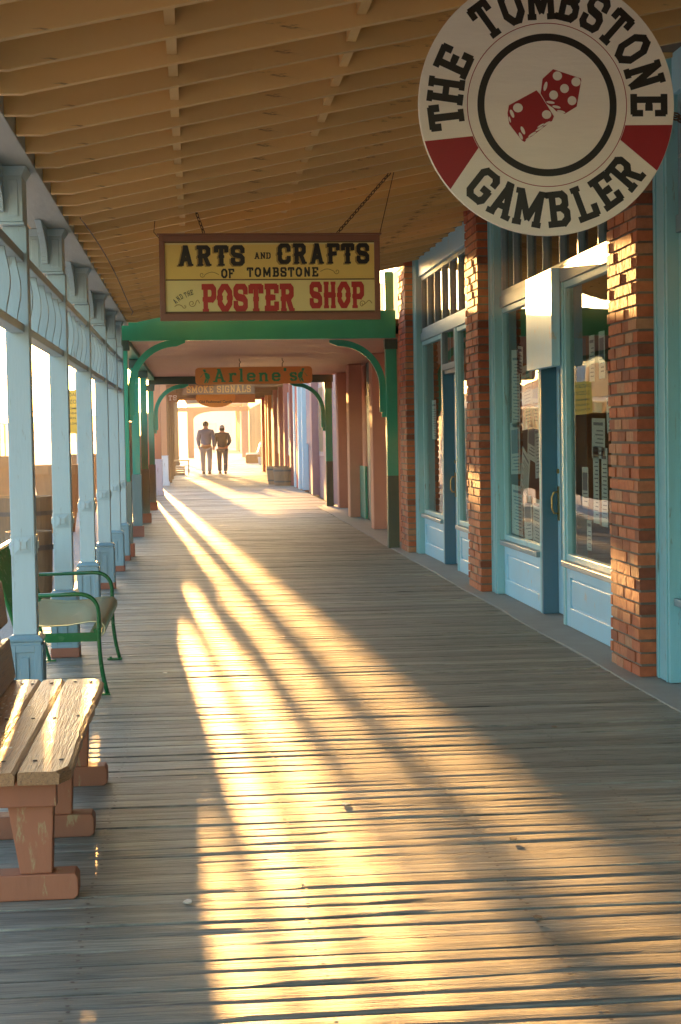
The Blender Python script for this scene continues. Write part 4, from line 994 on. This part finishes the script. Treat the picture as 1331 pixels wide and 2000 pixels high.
def pot(x, y, r, h, label):
    t = thing('large_pot', label, 'pot', (x, y, -.15), group='large terracotta pots on the street')
    MB().lathe([(r*.62, 0), (r*.92, h*.86), (r*1.02, h*.86), (r*1.05, h), (r*.95, h), (r*.9, h*.9)], seg=24).build('body', M_pot, t, smooth=False)
    MB().lathe([(r*.88, h*.9), (.01, h*.93)], seg=20, cap=False).build('soil', M_soil, t)
pot(-3.15, 27.5, .45, 1.25, 'large terracotta pot at the far left edge of the street view'); pot(-2.25, 27.0, .42, 1.1, 'large terracotta pot seen behind the barrel between the first two posts'); pot(-2.35, 34.5, .42, 1.2, 'large terracotta pot farther along the street')
# loading-zone sign on a thin pole
lz = thing('street_sign', 'yellow loading zone sign on a thin pole beyond the porch posts', 'sign', (-2.17, 30.6, -.15))
MB().tube([(0, .03, 0), (0, .03, 2.75)], .025, 8).build('pole', M_tin, lz)
MB().box(-.23, .23, -.006, .004, 1.62, 2.42).build('sign_face', M_loady, lz)
for (tx, sz_, zz) in (('LOADING', .085, 2.33), ('ZONE', .10, 2.20), ('COMMERCIAL', .052, 2.08), ('VEHICLES', .056, 1.99), ('MON THRU', .055, 1.90), ('LOADING', .055, 1.80)):
    bfont(tx, sz_, (0, -.0075, zz), (PI/2, 0, 0), M_black, lz, bold=.001)
# table and crates on the far left of the walk
tb = thing('side_table', 'small pale table standing by the brown posts on the left', 'table', (-.55, 60.6, 0))
MB().box(-.30, .32, -.25, .25, .50, .55).build('tabletop', M_tan, tb)
for sx in (-.27, .28):
    for sy in (-.2, .2): MB().box(sx-.02, sx+.02, sy-.02, sy+.02, 0, .50).build('leg', M_tan, tb)
cr0 = thing('crate', 'slatted crate under the small pale table', 'crate', (-.58, 60.6, 0))
b = MB()
for i in range(4): b.box(-.18, .18, -.18, -.16, .01+i*.08, .07+i*.08); b.box(-.18, .18, .16, .18, .01+i*.08, .07+i*.08); b.box(-.18, -.165, -.158, .158, .01+i*.08, .07+i*.08); b.box(.165, .18, -.158, .158, .01+i*.08, .07+i*.08)
b.box(-.164, .164, -.158, .158, 0, .02); b.build('slats', M_tan, cr0)
# far white bench
fb2 = thing('white_bench', 'white painted bench with slatted back against the brown board building', 'bench', (3.0, 86.0, 0))
MB().box(-.35, .25, -.9, .9, .42, .50).build('seat', M_wpost, fb2)
for i in range(3): MB().prism([(.22+.05*i, .55+.17*i), (.26+.05*i, .55+.17*i), (.31+.05*i, .68+.17*i), (.27+.05*i, .68+.17*i)], -.9, .9, 'y').build('back_slat', M_wpost, fb2)
for sy in (-.8, .8):
    for sx in (-.3, .3): MB().box(sx-.035, sx+.035, sy-.035, sy+.035, 0, .42).build('leg', M_wpost, fb2)
    MB().prism([(.24, .42), (.30, .42), (.44, 1.1), (.38, 1.1)], sy-.03, sy+.03, 'y').build('back_post', M_wpost, fb2)
fb3 = thing('planter_box', 'dark wooden planter box beside the far white bench', 'planter', (2.9, 84.0, 0)); MB().frust(-.35, .35, -.25, .25, 0, -.38, .38, -.28, .28, .42).build('box', M_brown, fb3); MB().box(-.34, .34, -.24, .24, .42, .44).build('soil', M_soil, fb3)
for (x_, y_, lb) in ((-.36, 73.5, 'a tall tin can planter beside the brown post, far left'),): 
    t = thing('bucket', 'pale metal bucket standing far along the walk near the brown planter box', 'bucket', (3.15, 80.0, 0)); MB().lathe([(.10, 0), (.14, .36), (.13, .36)], seg=14).build('body', M_tin, t); MB().tube([(-.14, 0, .35), (-.07, 0, .50), (.07, 0, .50), (.14, 0, .35)], .006, 5).build('handle', M_chain, t)
# litter on the deck
rg = random.Random(3)
for i, (x_, y_, lb) in enumerate(((-.05, 4.72, 'near the camera'), (.92, 4.42, 'near the camera at right'), (.52, 5.9, 'in the shadow band'), (1.6, 7.3, 'in the shade near the shop side'), (-.2, 9.4, 'in front of the green bench'), (1.02, 5.3, 'on the sunlit boards'))):
    b = MB(); s_ = .014; pts = [(x_+s_*math.cos(a)*rg.uniform(.6, 1.3), y_+s_*1.3*math.sin(a)*rg.uniform(.6, 1.3), .006+rg.uniform(0, .004)) for a in [2*PI*k/7 for k in range(7)]]
    b.prism([(p[0], p[1]) for p in pts], .005, .008, 'z'); tag(b.build('dry_leaf', M_barrel if i % 2 else M_chip), 'small dry leaf lying on the boards ' + lb, 'leaf', 'dry leaves on the boardwalk')

# ------------------------------------------------------------------ people
def skin_mesh(name, joints, edges, m, parent, sub=2, loc=None):
    me = bpy.data.meshes.new(name+'_rig'); me.from_pydata([j[:3] for j in joints], edges, []); o = bpy.data.objects.new(name+'_rig', me); C.objects.link(o)
    sk = o.modifiers.new('skin', 'SKIN'); sk.use_smooth_shade = True
    for i, j in enumerate(joints):
        me.skin_vertices[0].data[i].radius = (j[3], j[4] if len(j) > 4 else j[3]); me.skin_vertices[0].data[i].use_root = (i == 0)
    sb = o.modifiers.new('sub', 'SUBSURF'); sb.levels = sub; sb.render_levels = sub
    dg = bpy.context.evaluated_depsgraph_get(); m2 = bpy.data.meshes.new_from_object(o.evaluated_get(dg)); bpy.data.objects.remove(o)
    m2.materials.clear(); m2.materials.append(m); m2.name = name
    ob = bpy.data.objects.new(name, m2); C.objects.link(ob); ob.parent = parent; return ob
def hand(js, es, w, dirv, side, s=1.0):
    """palm + five finger chains growing from wrist joint index w"""
    wx, wy, wz = js[w][:3]; D = Vector(dirv).normalized(); base = Vector((wx, wy, wz)); S = Vector((0, side, 0))
    js.append((*(base+D*.05*s), .032*s, .018*s)); p = len(js)-1; es.append((w, p))
    for k, (off, ln) in enumerate(((-.026, .075), (-.009, .085), (.009, .08), (.026, .062))):
        a = base+D*.085*s+Vector((0, off*s, 0)); bq = a+D*ln*.5*s+Vector((side*.006, 0, 0)); cq = a+D*ln*.95*s+Vector((side*.02, 0, 0))
        i0 = len(js); js += [(*a, .0095*s), (*bq, .0085*s), (*cq, .0075*s)]; es += [(p, i0), (i0, i0+1), (i0+1, i0+2)]
    a = base+D*.03*s+Vector((0, .038*s, 0)); bq = base+D*.075*s+Vector((0, .055*s, 0)); i0 = len(js); js += [(*a, .012*s), (*bq, .009*s)]; es += [(w, i0), (i0, i0+1)]
def person(loc, H_, label, top, leg, cap, stride, jacket_len, shoulders, hand_pts, capcol=None):
    """figure walking away from the camera (facing +y); unit height scaled to H_"""
    t = thing('person', label, 'person', loc); s = H_
    hipz, shz = .53*s, .815*s; hw = .055*s; sw_ = shoulders*s
    lf, rf = stride                                          # forward offsets of left (-x) and right (+x) ankle
    J = [(0, 0, hipz, .085*s, .065*s), (0, 0, .63*s, .075*s, .055*s), (0, .01*s, .74*s, .095*s, .06*s), (0, .005*s, shz, .075*s, .055*s), (0, .01*s, .862*s, .034*s, .034*s),
         (0, .018*s, .905*s, .047*s, .052*s), (0, .016*s, .955*s, .048*s, .056*s), (0, .012*s, .982*s, .030*s, .034*s)]
    E_ = [(i, i+1) for i in range(7)]
    for sx, fo in ((-1, lf), (1, rf)):
        i0 = len(J); kneef = fo*.45+.02*s
        J += [(sx*hw, 0, hipz-.03*s, .058*s), (sx*(hw+.005*s), kneef, .285*s+(.02*s if fo < 0 else 0), .036*s), (sx*hw, fo-.01*s, .17*s, .034*s), (sx*hw, fo-.015*s, .045*s, .022*s), (sx*(hw+.008*s), fo+.05*s, .020*s, .022*s, .016*s), (sx*(hw+.01*s), fo+.095*s, .014*s, .018*s, .012*s)]
        E_ += [(0, i0)]+[(i0+k_, i0+k_+1) for k_ in range(5)]
    arms = []
    for sx, pts in ((-1, hand_pts[0]), (1, hand_pts[1])):
        i0 = len(J); sh = (sx*sw_, 0, shz-.012*s)
        J += [(*sh, .040*s), (*[q*s for q in pts[0]], .030*s), (*[q*s for q in pts[1]], .018*s)]
        E_ += [(3, i0), (i0, i0+1), (i0+1, i0+2)]
        arms.append((sh, tuple(q*s for q in pts[0]), tuple(q*s for q in pts[1])))
        hand(J, E_, i0+2, (0, .15, -1), sx, s/1.75)
    # face: nose and ears as short chains
    i0 = len(J); J += [(0, .068*s, .925*s, .009*s), (-.047*s, .012*s, .93*s, .010*s), (.047*s, .012*s, .93*s, .010*s)]; E_ += [(5, i0), (5, i0+1), (5, i0+2)]
    skin_mesh('body', J, E_, M_skin, t)
    TJ = [(0, 0, hipz+.01*s, .098*s, .075*s)]; TE = []       # trousers
    for sx, fo in ((-1, lf), (1, rf)):
        i0 = len(TJ); kneef = fo*.45+.02*s
        TJ += [(sx*(hw+.004*s), 0, hipz-.05*s, .070*s, .070*s), (sx*(hw+.008*s), kneef, .285*s+(.02*s if fo < 0 else 0), .050*s), (sx*(hw+.004*s), fo-.012*s, .14*s, .044*s), (sx*(hw+.002*s), fo-.015*s, .045*s, .042*s)]
        TE += [(0, i0), (i0, i0+1), (i0+1, i0+2), (i0+2, i0+3)]
    skin_mesh('trousers', TJ, TE, leg, t)
    JJ = [(0, -.002*s, jacket_len*s, .105*s, .078*s), (0, 0, .60*s, .110*s, .075*s), (0, .005*s, .72*s, .112*s, .075*s), (0, .003*s, .80*s, .085*s, .062*s), (0, .005*s, .848*s, .045*s, .045*s)]
    JE = [(0, 1), (1, 2), (2, 3), (3, 4)]
    for (sh, el, wr) in arms:
        i0 = len(JJ); w0 = Vector(el).lerp(Vector(wr), .88)
        JJ += [(*sh, .052*s), (*el, .043*s), (*w0, .030*s)]; JE += [(3, i0), (i0, i0+1), (i0+1, i0+2)]
    skin_mesh('jacket', JJ, JE, top, t)
    b = MB(); n_ = 24
    b.lathe([(.088*s, jacket_len*s-.052*s), (.092*s, jacket_len*s-.045*s), (.092*s, jacket_len*s-.012*s), (.086*s, jacket_len*s-.005*s)], seg=n_); o = b.build('hem', cap[2], t, smooth=True); o.scale = (1.12, .86, 1)
    hb = MB(); prof = []
    for i in range(9): a = PI/2*i/8; prof.append((.056*s*math.cos(a), .948*s+.054*s*math.sin(a)))
    hb.lathe([(.052*s, .915*s)]+prof, cy=.008*s, seg=18); hb.build('hair' if not cap[0] else 'cap', cap[1], t, smooth=True)
    if cap[0]:
        hb = MB(); hb.lathe([(.046*s, .885*s), (.052*s, .90*s), (.053*s, .93*s), (.05*s, .94*s)], cy=.0, seg=16); hb.build('hair', M_hair, t, smooth=True)
    for sx, fo in ((-1, lf), (1, rf)):
        hb = MB(); hb.prism([(sx*hw-.026*s, fo-.045*s), (sx*hw+.026*s, fo-.045*s), (sx*hw+.034*s, fo+.06*s), (sx*hw+.018*s, fo+.118*s), (sx*hw-.012*s, fo+.118*s), (sx*hw-.026*s, fo+.06*s)], 0, .036*s, 'z'); hb.build('shoe', M_shoe, t, bevel=.008)
    return t
A_ = ((( -.150, -.02, .655), (-.128, .03, .515)), ((.150, -.01, .655), (.145, .03, .495)))
person((.39, 61.0, 0), 1.95, 'person in a grey blue shirt and pale trousers walking away, holding hands', M_shirt, M_trous, (False, M_hair, M_belt), (.13, -.16), .535, .112, A_)
B_ = (((-.145, -.01, .665), (-.170, .0, .53)), ((.160, -.05, .67), (.105, .05, .57)))
person((.99, 61.15, 0), 1.80, 'person in a dark jacket and pale cap walking away beside the taller walker', M_jack, M_jean, (True, M_cap, M_jack), (.16, -.22), .515, .110, B_)

# ------------------------------------------------------------------ street trees and far things at the left
def tree(x, y, h, cr, label, seed):
    rg = random.Random(seed); t = thing('street_tree', label, 'tree', (x, y, -.15), group='trees along the street')
    b = MB(); b.tube([(0, 0, 0), (.1, .05, h*.3), (-.05, .1, h*.5)], [.22, .16, .11], 8)
    for i in range(6):
        a = 2*PI*i/6; b.tube([(-.03, .08, h*.42), (cr*.35*math.cos(a), cr*.35*math.sin(a), h*.62), (cr*.6*math.cos(a+.3), cr*.6*math.sin(a+.3), h*.8)], [.08, .05, .02], 6)
    b.build('trunk', M_bark, t); c = MB(); cl = [(Vector((rg.gauss(0, cr*.4), rg.gauss(0, cr*.4), h*.72+rg.gauss(0, h*.12))), rg.uniform(.25, .5)*cr) for _ in range(22)]
    for i in range(2600):
        p, q = rg.choice(cl); v = Vector((rg.gauss(0, 1), rg.gauss(0, 1), rg.gauss(0, 1))).normalized()*q*rg.uniform(.5, 1)+p
        n_ = Vector((rg.gauss(0, 1), rg.gauss(0, 1), rg.gauss(0, 1))).normalized(); a = n_.orthogonal()*.11; bb = n_.cross(a)
        c.add([v-a, v+bb*.6, v+a, v-bb*.6], [(0, 1, 2, 3)])
    c.build('crown', M_leaf, t)
tree(-24, 120, 7, 3.0, 'leafy street tree, nearest one across the street', 1)

# ------------------------------------------------------------------ haze
hz = MB(); hz.box(-60, 60, -12, 700, -1.15, 12); ho = hz.build('haze', None); ho.data.materials.clear()
hm = bpy.data.materials.new('golden_haze'); hm.use_nodes = True; t = hm.node_tree; t.nodes.clear()
vo = nn(t, 'ShaderNodeOutputMaterial'); pv = nn(t, 'ShaderNodeVolumePrincipled'); pv.inputs['Color'].default_value = (1.0, 0.86, 0.64, 1)
pv.inputs['Density'].default_value = 0.0006; pv.inputs['Anisotropy'].default_value = 0.6
t.links.new(pv.outputs[0], vo.inputs['Volume']); ho.data.materials.append(hm); tag(ho, kind='stuff')

# ------------------------------------------------------------------ buildings across the street (seen mirrored in the shop windows)
def across(y0, y1, h, m, trim, label, awn=None):
    t = thing('street_building', label, 'building', (0, 0, 0), group='buildings across the street')
    MB().box(-28, -20, y0, y1, -.15, h).build('wall', m, t)
    MB().box(-20.2, -19.999, y0, y1, h-.5, h+.1).build('cornice', trim, t)
    n_ = max(1, int((y1-y0)/4)); st_ = (y1-y0)/n_
    for i in range(n_):
        c = y0+st_*(i+.5); o = MB().box(-19.999, -19.96, c-1.2, c+1.2, .5, 2.5).build('window', trim, t); MB().box(-19.959, -19.95, c-1.05, c+1.05, .65, 2.35).build('pane', M_dark, o)
    MB().prism([(-19.99, 3.3), (-17.6, 2.9), (-17.6, 3.0), (-19.99, 3.45)], y0+.2, y1-.2, 'y').build('porch_roof', awn or trim, t)
    for i in range(n_+1):
        c = y0+.4+(y1-y0-.8)*i/n_; MB().box(-17.8, -17.66, c-.07, c+.07, -.15, 2.92).build('post', trim, t)
across(8, 40, 5.5, M_redw, M_wpost, 'red building across the street with a white porch')
across(42, 74, 4.8, M_tan, M_dgreen, 'tan building across the street with a dark green porch', M_dgreen)
across(76, 112, 6.0, M_brown, M_green, 'tall brown building across the street with a green porch', M_dgreen)
across(114, 160, 5.0, M_plaster, M_redw, 'pale plastered building across the street with red porch')
